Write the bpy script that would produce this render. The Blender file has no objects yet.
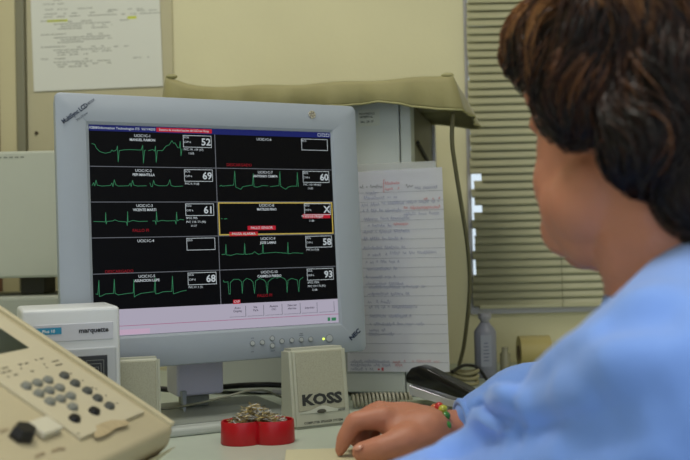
import bpy, bmesh, math, random
from mathutils import Vector, Matrix
random.seed(7)
C = bpy.context.scene
col = C.collection
V = Vector
PI = math.pi

# ------------------------------------------------------------------ camera
FPX = 940.0
PITCH, ROLL = 0.0171, -0.0226
CAMZ = 0.985
FW = V((0, math.cos(PITCH), math.sin(PITCH)))
UP0 = V((0, -math.sin(PITCH), math.cos(PITCH)))
RT0 = V((1, 0, 0))
RT = RT0*math.cos(ROLL) + UP0*math.sin(ROLL)
UP = -RT0*math.sin(ROLL) + UP0*math.cos(ROLL)
CAM = V((0, 0, CAMZ))
def ray(u, v):
    return (FW + RT*((u-345)/FPX) - UP*((v-230)/FPX))
def at(u, v, Y):
    d = ray(u, v); return CAM + d*(Y/d.y)
def onplane(u, v, p, n):
    d = ray(u, v); return CAM + d*((p-CAM).dot(n)/d.dot(n))
cam = bpy.data.cameras.new('camera'); camo = bpy.data.objects.new('camera', cam); col.objects.link(camo)
m = Matrix((RT, UP, -FW)).transposed().to_4x4(); m.translation = CAM
camo.matrix_world = m
cam.sensor_width = 36; cam.lens = FPX/690*36; cam.clip_start = .05
cam.dof.use_dof = True; cam.dof.focus_distance = 1.20; cam.dof.aperture_fstop = 5.6
C.camera = camo

# ------------------------------------------------------------------ materials
MATS = {}
def srgb(c):
    return tuple(((x/255)/12.92 if x/255 <= .04045 else ((x/255+.055)/1.055)**2.4) for x in c)
def mat(name, rgb, rough=.5, metal=0, noise=0, nscale=30, bump=0, bscale=200, emit=None, estr=1, trans=0, sheen=0, alpha=1, sub=0, ior=1.45, spec=.5):
    if name in MATS: return MATS[name]
    m = bpy.data.materials.new(name); m.use_nodes = True
    nt = m.node_tree; b = nt.nodes['Principled BSDF']
    c = srgb(rgb)
    b.inputs['Base Color'].default_value = (*c, 1)
    b.inputs['Roughness'].default_value = rough
    b.inputs['Metallic'].default_value = metal
    b.inputs['IOR'].default_value = ior
    b.inputs['Specular IOR Level'].default_value = spec
    if trans: b.inputs['Transmission Weight'].default_value = trans
    if sheen: b.inputs['Sheen Weight'].default_value = sheen
    if alpha < 1: b.inputs['Alpha'].default_value = alpha
    if sub:
        b.inputs['Subsurface Weight'].default_value = sub
        b.inputs['Subsurface Radius'].default_value = (1, .35, .2)
        b.inputs['Subsurface Scale'].default_value = .006
    tc = nt.nodes.new('ShaderNodeTexCoord')
    if noise:
        n = nt.nodes.new('ShaderNodeTexNoise'); n.inputs['Scale'].default_value = nscale; n.inputs['Detail'].default_value = 5
        nt.links.new(tc.outputs['Object'], n.inputs['Vector'])
        r = nt.nodes.new('ShaderNodeMapRange'); r.inputs[1].default_value = .3; r.inputs[2].default_value = .7
        r.inputs[3].default_value = 1-noise; r.inputs[4].default_value = 1+noise
        nt.links.new(n.outputs['Fac'], r.inputs[0])
        mx = nt.nodes.new('ShaderNodeVectorMath'); mx.operation = 'SCALE'
        mx.inputs[0].default_value = c
        nt.links.new(r.outputs[0], mx.inputs['Scale']); nt.links.new(mx.outputs[0], b.inputs['Base Color'])
    if bump:
        n2 = nt.nodes.new('ShaderNodeTexNoise'); n2.inputs['Scale'].default_value = bscale; n2.inputs['Detail'].default_value = 4
        nt.links.new(tc.outputs['Object'], n2.inputs['Vector'])
        bp = nt.nodes.new('ShaderNodeBump'); bp.inputs['Strength'].default_value = bump; bp.inputs['Distance'].default_value = .002
        nt.links.new(n2.outputs['Fac'], bp.inputs['Height']); nt.links.new(bp.outputs[0], b.inputs['Normal'])
    if emit:
        b.inputs['Emission Color'].default_value = (*srgb(emit), 1); b.inputs['Emission Strength'].default_value = estr
    MATS[name] = m
    return m

# ------------------------------------------------------------------ mesh helpers
def obj(name, bm, m, parent=None, smooth=False, label=None, M=None):
    me = bpy.data.meshes.new(name)
    bmesh.ops.recalc_face_normals(bm, faces=bm.faces[:]) if len(bm.faces) else None
    bm.to_mesh(me); bm.free()
    if isinstance(m, (list, tuple)):
        for x in m: me.materials.append(x)
    else: me.materials.append(m)
    if smooth:
        for p in me.polygons: p.use_smooth = True
    o = bpy.data.objects.new(name, me); col.objects.link(o)
    if M is not None: o.matrix_basis = M
    if parent: o.parent = parent
    if label: o['label'] = label
    return o
def smooth_by_angle(o, ang=40):
    bm = bmesh.new(); bm.from_mesh(o.data)
    for f in bm.faces: f.smooth = True
    for e in bm.edges:
        if len(e.link_faces) == 2 and e.calc_face_angle(0) > math.radians(ang): e.smooth = False
    bm.to_mesh(o.data); bm.free()
    return o
def tag(o, label, cat=None, group=None, kind=None):
    o['label'] = label
    if cat: o['category'] = cat
    if group: o['group'] = group
    if kind: o['kind'] = kind
    return o
def thing(name, label, cat, M=None, loc=(0,0,0), rz=0, group=None):
    o = bpy.data.objects.new(name, None); col.objects.link(o)
    o.empty_display_size = .02
    if M is not None: o.matrix_world = M
    else: o.location = loc; o.rotation_euler = (0, 0, rz)
    tag(o, label, cat, group)
    return o
def structure(name, bm, m, label=None, parent=None):
    o = obj(name, bm, m, parent)
    if not parent: o['kind'] = 'structure'
    if label: o['label'] = label
    return o
def box(bm, x0, x1, y0, y1, z0, z1, bev=0, seg=2, M=None, mi=0):
    t = bmesh.new()
    vs = [t.verts.new((x, y, z)) for x in (x0, x1) for y in (y0, y1) for z in (z0, z1)]
    for f in ((0,1,3,2),(4,6,7,5),(0,4,5,1),(2,3,7,6),(0,2,6,4),(1,5,7,3)): t.faces.new([vs[i] for i in f])
    if bev: bmesh.ops.bevel(t, geom=t.edges[:], offset=bev, segments=seg, affect='EDGES', profile=.5)
    merge(bm, t, M, mi)
def merge(bm, t, M=None, mi=0):
    if M is not None: bmesh.ops.transform(t, matrix=M, verts=t.verts[:])
    mp = {v: bm.verts.new(v.co) for v in t.verts}
    for f in t.faces:
        nf = bm.faces.new([mp[v] for v in f.verts]); nf.material_index = mi or f.material_index; nf.smooth = f.smooth
    t.free()
def prism(bm, pts, w0, w1, bev=0, seg=2, M=None, mi=0):
    """polygon pts in local (x,z) extruded along y from w0 to w1"""
    t = bmesh.new()
    a = [t.verts.new((p[0], w0, p[1])) for p in pts]; b = [t.verts.new((p[0], w1, p[1])) for p in pts]
    t.faces.new(a); t.faces.new(b[::-1])
    n = len(pts)
    for i in range(n): t.faces.new((a[i], b[i], b[(i+1) % n], a[(i+1) % n]))
    if bev: bmesh.ops.bevel(t, geom=t.edges[:], offset=bev, segments=seg, affect='EDGES', profile=.5)
    merge(bm, t, M, mi)
def cyl(bm, p0, p1, r0, r1=None, n=20, bev=0, mi=0):
    r1 = r0 if r1 is None else r1
    p0, p1 = V(p0), V(p1); d = p1-p0
    t = bmesh.new()
    bmesh.ops.create_cone(t, cap_ends=True, segments=n, radius1=r0, radius2=r1, depth=d.length)
    if bev:
        es = [e for e in t.edges if any(len(f.verts) > 4 for f in e.link_faces)]
        bmesh.ops.bevel(t, geom=es, offset=bev, segments=2, affect='EDGES')
    M = Matrix.Translation((p0+p1)/2) @ d.to_track_quat('Z', 'Y').to_matrix().to_4x4()
    merge(bm, t, M, mi)
def lathe(bm, prof, n=32, M=None, sx=1, sy=1):
    t = bmesh.new(); rings = []
    for r, z in prof:
        rings.append([t.verts.new((r*math.cos(2*PI*i/n)*sx, r*math.sin(2*PI*i/n)*sy, z)) for i in range(n)] if r > 0 else [t.verts.new((0, 0, z))])
    for a, b in zip(rings, rings[1:]):
        for i in range(n):
            j = (i+1) % n
            if len(a) == 1 and len(b) == 1: continue
            if len(a) == 1: t.faces.new((a[0], b[i], b[j]))
            elif len(b) == 1: t.faces.new((a[i], a[j], b[0]))
            else: t.faces.new((a[i], a[j], b[j], b[i]))
    merge(bm, t, M)
def catmull(pts, n=8):
    P = [V(p) for p in pts]; P = [P[0]*2-P[1]] + P + [P[-1]*2-P[-2]]
    out = []
    for i in range(1, len(P)-2):
        for k in range(n):
            t = k/n; a, b, c, d = P[i-1:i+3]
            out.append(.5*((2*b)+(c-a)*t+(2*a-5*b+4*c-d)*t*t+(3*b-a-3*c+d)*t**3))
    out.append(P[-2]); return out
def tube(bm, pts, r, n=8, smooth=True, mi=0, cap=True, closed=False):
    pts = [V(p) for p in pts]; m = len(pts)
    rr = r if isinstance(r, (list, tuple)) else [r]*m
    rings = []; nrm = None
    for i, p in enumerate(pts):
        a = pts[(i-1) % m] if closed else pts[max(i-1, 0)]; b = pts[(i+1) % m] if closed else pts[min(i+1, m-1)]
        d = (b-a).normalized() if (b-a).length > 1e-9 else V((0, 0, 1))
        if nrm is None:
            nrm = d.orthogonal().normalized()
        nrm = nrm - d*nrm.dot(d)
        nrm = nrm.normalized() if nrm.length > 1e-6 else d.orthogonal().normalized()
        bi = d.cross(nrm)
        rings.append([bm.verts.new(p + (nrm*math.cos(2*PI*k/n)+bi*math.sin(2*PI*k/n))*rr[i]) for k in range(n)])
    prs = list(zip(rings, rings[1:])) + ([(rings[-1], rings[0])] if closed else [])
    for a, b in prs:
        for k in range(n):
            f = bm.faces.new((a[k], a[(k+1) % n], b[(k+1) % n], b[k])); f.smooth = smooth; f.material_index = mi
    if cap and not closed and n > 2:
        bm.faces.new(rings[0][::-1]).material_index = mi; bm.faces.new(rings[-1]).material_index = mi
def ell(bm, c, r, M=None, sub=3):
    t = bmesh.new(); bmesh.ops.create_icosphere(t, subdivisions=sub, radius=1)
    if not isinstance(r, (tuple, list)): r = (r, r, r)
    bmesh.ops.transform(t, matrix=Matrix.Translation(V(c)) @ Matrix.Diagonal((*r, 1)), verts=t.verts[:])
    merge(bm, t, M)
def capsules(bm, pts, rad, M=None, n=6):
    """overlapping spheres along a polyline (to be fused by a voxel remesh)"""
    t = bmesh.new()
    for (p, q), (a, b) in zip(zip(pts, pts[1:]), zip(rad, rad[1:])):
        p, q = V(p), V(q); L = (q-p).length
        k = max(2, int(L/(min(a, b)*.35))+1)
        for i in range(k+1):
            s = i/k; e = s*s*(3-2*s)
            ell(t, p.lerp(q, s), a+(b-a)*e, sub=2)
    merge(bm, t, M)
def remeshed(name, bm, voxel, m, parent=None, smooth=6, label=None, fac=.6):
    me = bpy.data.meshes.new('tmp'); bm.to_mesh(me); bm.free()
    o = bpy.data.objects.new('tmp', me); col.objects.link(o)
    r = o.modifiers.new('r', 'REMESH'); r.mode = 'VOXEL'; r.voxel_size = voxel
    if smooth:
        s = o.modifiers.new('s', 'SMOOTH'); s.iterations = smooth; s.factor = fac
    dg = bpy.context.evaluated_depsgraph_get(); dg.update()
    nm = bpy.data.meshes.new_from_object(o.evaluated_get(dg)); nm.name = name
    bpy.data.objects.remove(o)
    nm.materials.clear(); nm.materials.append(m)
    for p in nm.polygons: p.use_smooth = True
    o = bpy.data.objects.new(name, nm); col.objects.link(o)
    if parent: o.parent = parent
    if label: o['label'] = label
    return o
_fonts = {}
def text_bm(bm, s, x, y, size, ang=0, align='CENTER', bold=0, sx=1, z=0, mi=0, shear=0):
    """flat lettering in local (x,y) merged into bm"""
    cu = bpy.data.curves.new('t', 'FONT'); cu.body = s; cu.size = size; cu.align_x = align; cu.align_y = 'CENTER'
    cu.resolution_u = 2; cu.offset = bold*size; cu.shear = shear
    o = bpy.data.objects.new('t', cu); col.objects.link(o)
    dg = bpy.context.evaluated_depsgraph_get()
    me = bpy.data.meshes.new_from_object(o.evaluated_get(dg))
    bpy.data.objects.remove(o); bpy.data.curves.remove(cu)
    t = bmesh.new(); t.from_mesh(me); bpy.data.meshes.remove(me)
    merge(bm, t, Matrix.Translation((x, y, z)) @ Matrix.Rotation(ang, 4, 'Z') @ Matrix.Diagonal((sx, 1, 1, 1)), mi)
def quad(bm, x0, y0, x1, y1, z=0, mi=0):
    f = bm.faces.new([bm.verts.new(p) for p in ((x0, y0, z), (x1, y0, z), (x1, y1, z), (x0, y1, z))]); f.material_index = mi
def frame2(bm, x0, y0, x1, y1, w, z=0, mi=0):
    quad(bm, x0, y0, x1, y0+w, z, mi); quad(bm, x0, y1-w, x1, y1, z, mi)
    quad(bm, x0, y0+w, x0+w, y1-w, z, mi); quad(bm, x1-w, y0+w, x1, y1-w, z, mi)
def line2(bm, pts, w, z=0, mi=0):
    for (x0, y0), (x1, y1) in zip(pts, pts[1:]):
        d = V((x1-x0, y1-y0)); L = d.length
        if L < 1e-9: continue
        n = V((-d.y, d.x))/L*w/2; e = d/L*w*.3
        f = bm.faces.new([bm.verts.new(p) for p in ((x0-e.x+n.x, y0-e.y+n.y, z), (x0-e.x-n.x, y0-e.y-n.y, z), (x1+e.x-n.x, y1+e.y-n.y, z), (x1+e.x+n.x, y1+e.y+n.y, z))]); f.material_index = mi
def basis(o, ax, ay, az):
    M = Matrix((ax, ay, az)).transposed().to_4x4(); M.translation = o; return M

DZ = .75      # desk top
WY = 1.85     # back wall
# ------------------------------------------------------------------ setting
wall_m = mat('wall_paint', (206,201,164), .75, noise=.03, nscale=6, bump=.15, bscale=120)
bx = bmesh.new()
wl = at(474, 310, WY); WX0 = wl.x; WZ0 = wl.z+.004; WX1 = 1.05; WZ1 = 1.62
box(bx, -1.6, WX0, WY, WY+.15, 0, 2.6); box(bx, WX1, 1.7, WY, WY+.15, 0, 2.6)
box(bx, WX0, WX1, WY, WY+.15, 0, WZ0); box(bx, WX0, WX1, WY, WY+.15, WZ1, 2.6)
structure('wall_back', bx, wall_m)
bx = bmesh.new(); box(bx, -1.7, -1.6, -1.8, WY+.15, 0, 2.6); structure('wall_left', bx, wall_m)
bx = bmesh.new(); box(bx, 1.7, 1.8, -1.8, WY+.15, 0, 2.6); structure('wall_right', bx, wall_m)
bx = bmesh.new(); box(bx, -1.7, 1.8, -1.8, WY+.15, -.1, 0); structure('floor', bx, mat('floor_vinyl', (120,118,108), .5, noise=.1, nscale=20))
bx = bmesh.new(); box(bx, -1.7, 1.8, -1.8, WY+.15, 2.6, 2.7); structure('ceiling', bx, mat('ceiling_paint', (210,208,198), .8))
# window frame + glass
bx = bmesh.new()
fm = mat('window_frame_metal', (150,146,138), .45, .3)
for a in ((WX0, WX0+.003, WZ0, WZ1), (WX1-.02, WX1, WZ0, WZ1), (WX0+.02, WX1-.02, WZ0, WZ0+.02), (WX0+.02, WX1-.02, WZ1-.02, WZ1)):
    box(bx, a[0], a[1], WY+.05, WY+.1, a[2], a[3])
wf = structure('window_1', bx, fm)
bx = bmesh.new(); box(bx, WX0+.003, WX1-.02, WY+.07, WY+.076, WZ0+.02, WZ1-.02)
obj('window_pane', bx, mat('window_glass', (235,240,240), .02, trans=1, ior=1.2), wf)
bx = bmesh.new()
e0 = at(468.6, 0, WY-.004).x
box(bx, WX0-.007, WX0, WY-.006, WY+.05, WZ0-.012, WZ1+.012); box(bx, WX0, WX1, WY-.006, WY+.05, WZ0-.012, WZ0); box(bx, WX1, WX1+.014, WY-.006, WY+.05, WZ0-.012, WZ1+.012)
structure('trim_1', bx, mat('aluminium_trim', (165,162,158), .4, .5, bump=.2, bscale=90))
# panelling on the left part of the wall
bx = bmesh.new()
box(bx, at(28, 60, WY).x, at(173.5, 60, WY).x, WY-.006, WY, DZ+.05, 2.2, .001)
tag(obj('wall_panel', bx, mat('panel_paint', (176,170,138), .6, noise=.03, nscale=8)), 'pale olive yellow board screwed to wall behind the printed sheet', 'wall panel')
wp = bpy.data.objects['wall_panel']
bx = bmesh.new(); p = at(36.5, 133, WY-.007); cyl(bx, (p.x, WY-.009, p.z), (p.x, WY-.006, p.z), .0035, n=12); obj('screw', bx, mat('screw_dark', (70,60,45), .4, .6), wp)
bx = bmesh.new()
box(bx, at(18, 60, WY).x, at(27, 60, WY).x, WY-.016, WY, DZ, 2.4, .003)
structure('trim_2', bx, mat('grey_trim', (120,118,96), .5))
bx = bmesh.new(); box(bx, -1.0, at(17.5, 60, WY).x, WY-.01, WY, DZ, 2.4, .001)
tag(obj('wall_panel', bx, mat('beige_panel', (188,180,142), .6)), 'beige board at the far left beyond the vertical grey strip', 'wall panel')
bx = bmesh.new(); box(bx, at(-4, 60, WY).x, at(1, 60, WY).x, WY-.014, WY-.0101, DZ, 2.4, .001)
structure('trim_3', bx, mat('brown_trim', (110,78,56), .5))

# window blind
bl = thing('window_blind', 'cream slatted venetian blind over the window right of the hanging cable', 'blind', loc=(WX0+.012, WY-.028, WZ0))
bx = bmesh.new(); hb = bmesh.new()
SX0, SX1 = WX0-.003, WX1-.004
NOTCH = (12, 16)
slat_m = mat('blind_slats', (174,172,140), .45, noise=.02, nscale=5)
z = WZ0+.012; k = 0
while z < WZ1-.03:
    x0 = SX0 + random.uniform(-.001, .002) + (.014 if k in NOTCH else 0)
    if k in (4, 5, 7, 8, 9, 11, 12, 13, 15, 16): x0 += .006
    a = math.radians(67 + random.uniform(-3, 3))
    zz = z-WZ0; sag = random.uniform(-.0006, .0006)
    # curved slat cross-section
    if not (17 <= k <= 17): pass
    sec = []
    for i in range(5):
        s = (i/4-.5)*.0190; c = .0014*(1-(2*(i/4)-1)**2)
        sec.append((math.cos(a)*s - math.sin(a)*c, math.sin(a)*s - math.cos(a)*c*.2))
    L = [[bx.verts.new((x-(WX0+.012), s[0]+.01, s[1]+zz+sg)) for s in sec] for x, sg in ((x0, sag), ((x0+SX1)/2, -sag), (SX1, sag))]
    for A, B in zip(L, L[1:]):
        for i in range(4):
            f = bx.faces.new((A[i], A[i+1], B[i+1], B[i])); f.smooth = True
    z += .0152
    k += 1
so = obj('slats', bx, slat_m, bl)
sm = so.modifiers.new('s', 'SOLIDIFY'); sm.thickness = .0004
bx = bmesh.new(); box(bx, 0-.004, SX1-WX0-.012, .002, .018, -.0005, .006, .001); obj('bottom_rail', bx, slat_m, bl)
bx = bmesh.new(); box(bx, 0-.004, SX1-WX0-.012, -.004, .026, WZ1-WZ0-.03, WZ1-WZ0-.002, .002); obj('head_rail', bx, slat_m, bl)
for ux in (.155, .5):
    bx = bmesh.new(); tube(bx, [(ux, -.0045, .0), (ux, -.0045, WZ1-WZ0-.03)], .0006, 5); obj('lift_cord', bx, mat('blind_cord', (120,118,96), .8), bl)

# desk (L-shaped worktop)
dk = thing('desk', 'pale green grey worktop under the monitor and the hand', 'desk', loc=(0, 1.4, 0))
bx = bmesh.new()
pts = [(-1.55, .42), (.085, .42), (.085, .93), (1.45, .93), (1.45, WY-.001), (-1.55, WY-.001)]
a = [bx.verts.new((p[0], p[1]-1.4, DZ)) for p in pts]; b = [bx.verts.new((p[0], p[1]-1.4, DZ-.03)) for p in pts]
bx.faces.new(a); bx.faces.new(b[::-1])
for i in range(6): bx.faces.new((a[i], b[i], b[(i+1) % 6], a[(i+1) % 6]))
bmesh.ops.bevel(bx, geom=bx.edges[:], offset=.003, segments=2, affect='EDGES')
obj('worktop', bx, mat('worktop_laminate', (186,196,182), .3, noise=.015, nscale=60), dk)
for (lx, ly) in ((-1.5, .5), (0.03, .48), (1.4, 1.0), (1.4, 1.78), (-1.5, 1.78)):
    bx = bmesh.new(); box(bx, lx-.02, lx+.02, ly-1.42, ly-1.38, 0, DZ-.03, .003); obj('leg', bx, mat('leg_metal', (120,122,120), .4, .6), dk)

# ------------------------------------------------------------------ monitor
YAW, TILT = .44, .0539
MU = V((math.cos(YAW), math.sin(YAW), 0)); n0 = V((math.sin(YAW), -math.cos(YAW), 0))
MV = V((0, 0, 1))*math.cos(TILT) - n0*math.sin(TILT); MN = MU.cross(MV)
MC = V((-.167, 1.259, CAMZ+.0275))
SW, SH = .3375, .27
BL, BR_, BT, BB = .0416, .0419, .0404, .043
MM = basis(MC, MU, MV, MN)            # local: x right, y up, z toward viewer
MI = MM.inverted()
def S(u, v):
    p = MI @ onplane(u, v, MC, MN); return (p.x, p.y)
mon = thing('computer_monitor', 'grey flat panel computer monitor showing heart traces', 'monitor', loc=(MC.x, MC.y, DZ), rz=YAW)
MP = mon.matrix_world.copy() if False else Matrix.Translation((MC.x, MC.y, DZ)) @ Matrix.Rotation(YAW, 4, 'Z')
ML = MP.inverted() @ MM               # monitor plane in the thing's frame
bez_m = mat('bezel_plastic', (151,160,171), .42, noise=.01, nscale=40, bump=.05, bscale=900)
bx = bmesh.new()
X0, X1, Y0, Y1 = -SW/2-BL, SW/2+BR_, -SH/2-BB, SH/2+BT
def ring(x0, x1, y0, y1, z, r=0, n=5):
    o = []
    for cx, cy, a0 in ((x1-r, y1-r, 0), (x0+r, y1-r, 90), (x0+r, y0+r, 180), (x1-r, y0+r, 270)):
        for i in range(n):
            a = math.radians(a0+90*i/(n-1)); o.append(bx.verts.new((cx+r*math.cos(a), cy+r*math.sin(a), z)))
    return o
rs = [ring(X0+.012, X1-.012, Y0+.012, Y1-.012, -.03, .008), ring(X0+.002, X1-.002, Y0+.002, Y1-.002, -.026, .008), ring(X0, X1, Y0, Y1, -.004, .008), ring(X0+.001, X1-.001, Y0+.001, Y1-.001, -.001, .008), ring(X0+.004, X1-.004, Y0+.004, Y1-.004, .0005, .006),
      ring(X0+.024, X1-.024, Y0+.025, Y1-.024, .003, .004), ring(-SW/2-.004, SW/2+.004, -SH/2-.004, SH/2+.004, .001, .001), ring(-SW/2, SW/2, -SH/2, SH/2, -.002, .0005)]
for A, B in zip(rs, rs[1:]):
    for i in range(len(A)):
        j = (i+1) % len(A); f = bx.faces.new((A[i], A[j], B[j], B[i])); f.smooth = True
bx.faces.new(rs[0][::-1])
bezel = smooth_by_angle(obj('bezel', bx, bez_m, mon, M=ML), 25)
bx = bmesh.new()
t = bmesh.new()
vs = []
for (x, y, z) in ((.19, .155, -.03), (.12, .09, -.062)):
    vs.append([t.verts.new(p) for p in ((-x, -y, z), (x, -y, z), (x, y, z), (-x, y, z))])
t.faces.new(vs[0]); t.faces.new(vs[1][::-1])
for i in range(4): t.faces.new((vs[0][i], vs[1][i], vs[1][(i+1) % 4], vs[0][(i+1) % 4]))
bmesh.ops.bevel(t, geom=t.edges[:], offset=.008, segments=3, affect='EDGES'); merge(bx, t)
back = smooth_by_angle(obj('rear_housing', bx, mat('rear_plastic', (150,155,152), .5), mon, M=ML))
# stand
bx = bmesh.new(); box(bx, -.13, .100, -.05, .15, 0, .0115, .004, 3); obj('stand_base', bx, mat('stand_plastic', (176,182,178), .38), mon, smooth=False)
bx = bmesh.new(); box(bx, -.125, .095, -.03, .145, .0116, .0128, .0005); obj('stand_tray', bx, mat('tray_grey', (138,144,138), .45), mon)
bx = bmesh.new(); box(bx, -.045, .023, .07, .125, .031, .2, .004, 2)
obj('stand_neck', bx, mat('neck_plastic', (206,206,226), .35), mon)
bx = bmesh.new(); box(bx, -.03, .008, .09, .12, .0128, .035, .003, 2)
obj('stand_hinge', bx, mat('tray_grey', (138,144,138), .45), mon)
bx = bmesh.new(); prism(bx, [(-.041, .04), (-.034, .04), (-.0365, .0128), (-.039, .0128)], .058, .068); obj('stand_brace', bx, bez_m, mon)

# screen content -----------------------------------------------------------
def em(name, c, s=1):
    return mat('display_'+name, (3, 3, 3), .4, emit=c, estr=s, spec=.15)
E_ = 0.62
black = em('black', (12, 13, 17), .45); white = em('white', (215, 225, 230), E_); green = em('green', (66, 150, 105), E_*.9); red = em('red', (205, 35, 55), E_)
dred = em('dark_red', (150, 22, 36), E_); navy = em('navy', (32, 42, 120), E_*.9); lav = em('taskbar', (205, 198, 218), E_); yel = em('yellow', (215, 190, 95), E_); grey = em('grey', (120, 124, 132), E_); pink = em('pink', (190, 112, 148), E_)
bx = bmesh.new(); quad(bx, -SW/2-.0005, -SH/2-.0005, SW/2+.0005, SH/2+.0005, -.0018)
bmesh.ops.solidify(bx, geom=bx.faces[:], thickness=.001)
scr = obj('screen', bx, black, mon, M=ML)
def sobj(name, b, m, z, label=None):
    o = obj(name, b, m, scr, label=label); o.location = (0, 0, z); return o
sx0, sx1 = -SW/2, SW/2; sy0, sy1 = -SH/2, SH/2
TB = sy1-.0078; RB = sy0+.0335; RH = (TB-RB)/5
CX = S(215.5, 150)[0]
b = bmesh.new(); quad(b, sx0, TB, sx1, sy1); sobj('title_bar', b, navy, -.00125)
ra, rb = S(156.5, 128)[0], S(212, 130)[0]
b = bmesh.new(); quad(b, ra, TB+.0012, rb, sy1-.001); sobj('alert_bar', b, red, -.0011)
b = bmesh.new(); quad(b, sx0, sy0, sx1, RB); quad(b, sx0, sy0, sx1, RB); sobj('task_bar', b, lav, -.00125)
TS = .80
_tb = text_bm
def text_bm(bm, s, x, y, size, *a, **k): _tb(bm, s, x, y, size*TS, *a, **k)
wt = bmesh.new()      # white lettering and boxes
gr = bmesh.new()      # grey grid
rd = bmesh.new(); gn = bmesh.new(); dk2 = bmesh.new(); yl = bmesh.new(); pk = bmesh.new()
text_bm(wt, '12:00', sx0+.008, (TB+sy1)/2, .0058)
text_bm(wt, 'UCIH1 Information Technologies ITS  V61V4205', S(122, 127)[0], (TB+sy1)/2, .0056, bold=.01, sx=.98)
text_bm(wt, 'Sistema de monitorizacion del UCI en Hosp.', (ra+rb)/2, (TB+sy1)/2, .0054, bold=.01, sx=.88)
for i in range(3): frame2(wt, sx1-.020+i*.0065, TB+.0018, sx1-.015+i*.0065, sy1-.0018, .0006)
for i in range(1, 5): quad(gr, sx0, TB-RH*i-.0005, sx1, TB-RH*i+.0004)
quad(gr, CX-.0005, RB, CX+.0005, TB)
cells = [('UCIC1C-1', 'MANUEL RAMON', '52', 0, 0, ['PVC 191 / 09 (17)', '11:05']), ('UCIC1C-2', 'PEPI MANTILLA', '69', 0, 1, ['PVC 0 / 0 (0)']), ('UCIC1C-3', 'VICENTE MARTI', '61', 0, 2, ['SPO2 98%', 'PVC 118 / 71 (95)', '11:17']),
 ('UCIC1C-4', '', '', 0, 3, []), ('UCIC1C-5', 'ASUNCION LLIPE', '68', 0, 4, ['PVC 4 / 1 (1)']), ('UCIC1C-6', '', '', 1, 0, []), ('UCIC1C-7', 'ANTONIO CAMPA', '60', 1, 1, ['PVC 113 / 49 (61)', '11:20']),
 ('UCIC1C-8', 'MATILDE PINO', 'X', 1, 2, ['PVC 110 / 70 (81)', '11:06']), ('UCIC1C-9', 'JOSE LAMAS', '58', 1, 3, ['PVC 0 / 0 (0)']), ('UCIC1C-10', 'CARMELO PARDO', '93', 1, 4, ['SPO2 100%', 'PVC 119 / 73 (91)', '11:08'])]
sobj('title_lettering', wt, white, -.0008)
for nm, pn, num, c, r, extra in cells:
    wt = bmesh.new()
    x0 = sx0 if c == 0 else CX; x1 = CX if c == 0 else sx1
    yt = TB-RH*r; w = x1-x0
    text_bm(wt, nm, x0+w*.41, yt-.0050, .0062, bold=.012)
    if pn: text_bm(wt, pn, x0+w*.41, yt-.0104, .0058, bold=.025, sx=.92)
    bx0, bx1 = x0+w*.735, x1-w*.03
    sobj('patient_name', wt, white, -.0008); wt = bmesh.new()
    frame2(wt, bx0, yt-.0185, bx1, yt-.0022, .0007)
    text_bm(wt, 'ECG', bx0+.0012, yt-.0052, .0045, align='LEFT', bold=.01)
    if num:
        text_bm(wt, 'CVP 6', bx0+.0012, yt-.0115, .0045, align='LEFT', bold=.01)
        text_bm(wt, num, bx1-.001, yt-.0112, .0165, align='RIGHT', bold=.022)
    sobj('pulse_reading', wt, white, -.0008); wt = bmesh.new()
    for k, e in enumerate(extra):
        text_bm(wt, e, bx0+.0005+(.006 if k and ':' in e else 0), yt-.0215-.0052*k, .0048, align='LEFT', bold=.012, sx=.95)
    if extra: sobj('pressure_reading', wt, white, -.0008)
def rtext(s, u, v, m_=None, back=False, size=.0068):
    x, y = S(u, v)
    if back:
        pk = bmesh.new(); wt = bmesh.new()
        w = len(s)*size*.25; quad(pk, x-w, y-size*.42, x+w, y+size*.42); text_bm(wt, s, x, y, size*.86, bold=.01)
        sobj('alarm_patch', pk, red, -.00095); sobj('alarm_lettering', wt, white, -.0008)
    else:
        rd = bmesh.new(); text_bm(rd, s, x, y, size, bold=.012); sobj('red_lettering', rd, dred, -.00095)
rtext('FALLO PI', 141, 230.5); rtext('DESCARGADO', 119.5, 271.5); rtext('DESCARGADO', 239.5, 165)
rtext('FALLO PI', 265, 295.5); rtext('FALLO SENSOR', 262, 227.8, back=True); rtext('PAUSA ALARMA', 244, 233.8, back=True); rtext('CVP', 237, 301.8, back=True)
xx = S(303, 216.5); pk = bmesh.new(); wt = bmesh.new(); quad(pk, xx[0], xx[1]-.0025, sx1-.006, xx[1]+.0035); text_bm(wt, '98  FALLO SENSOR', xx[0]+.015, xx[1]+.0004, .0050); sobj('alarm_patch', pk, red, -.00095); sobj('alarm_lettering', wt, white, -.0008)
frame2(yl, CX+.001, TB-3*RH+.0006, sx1-.002, TB-2*RH-.0006, .0016)
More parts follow.
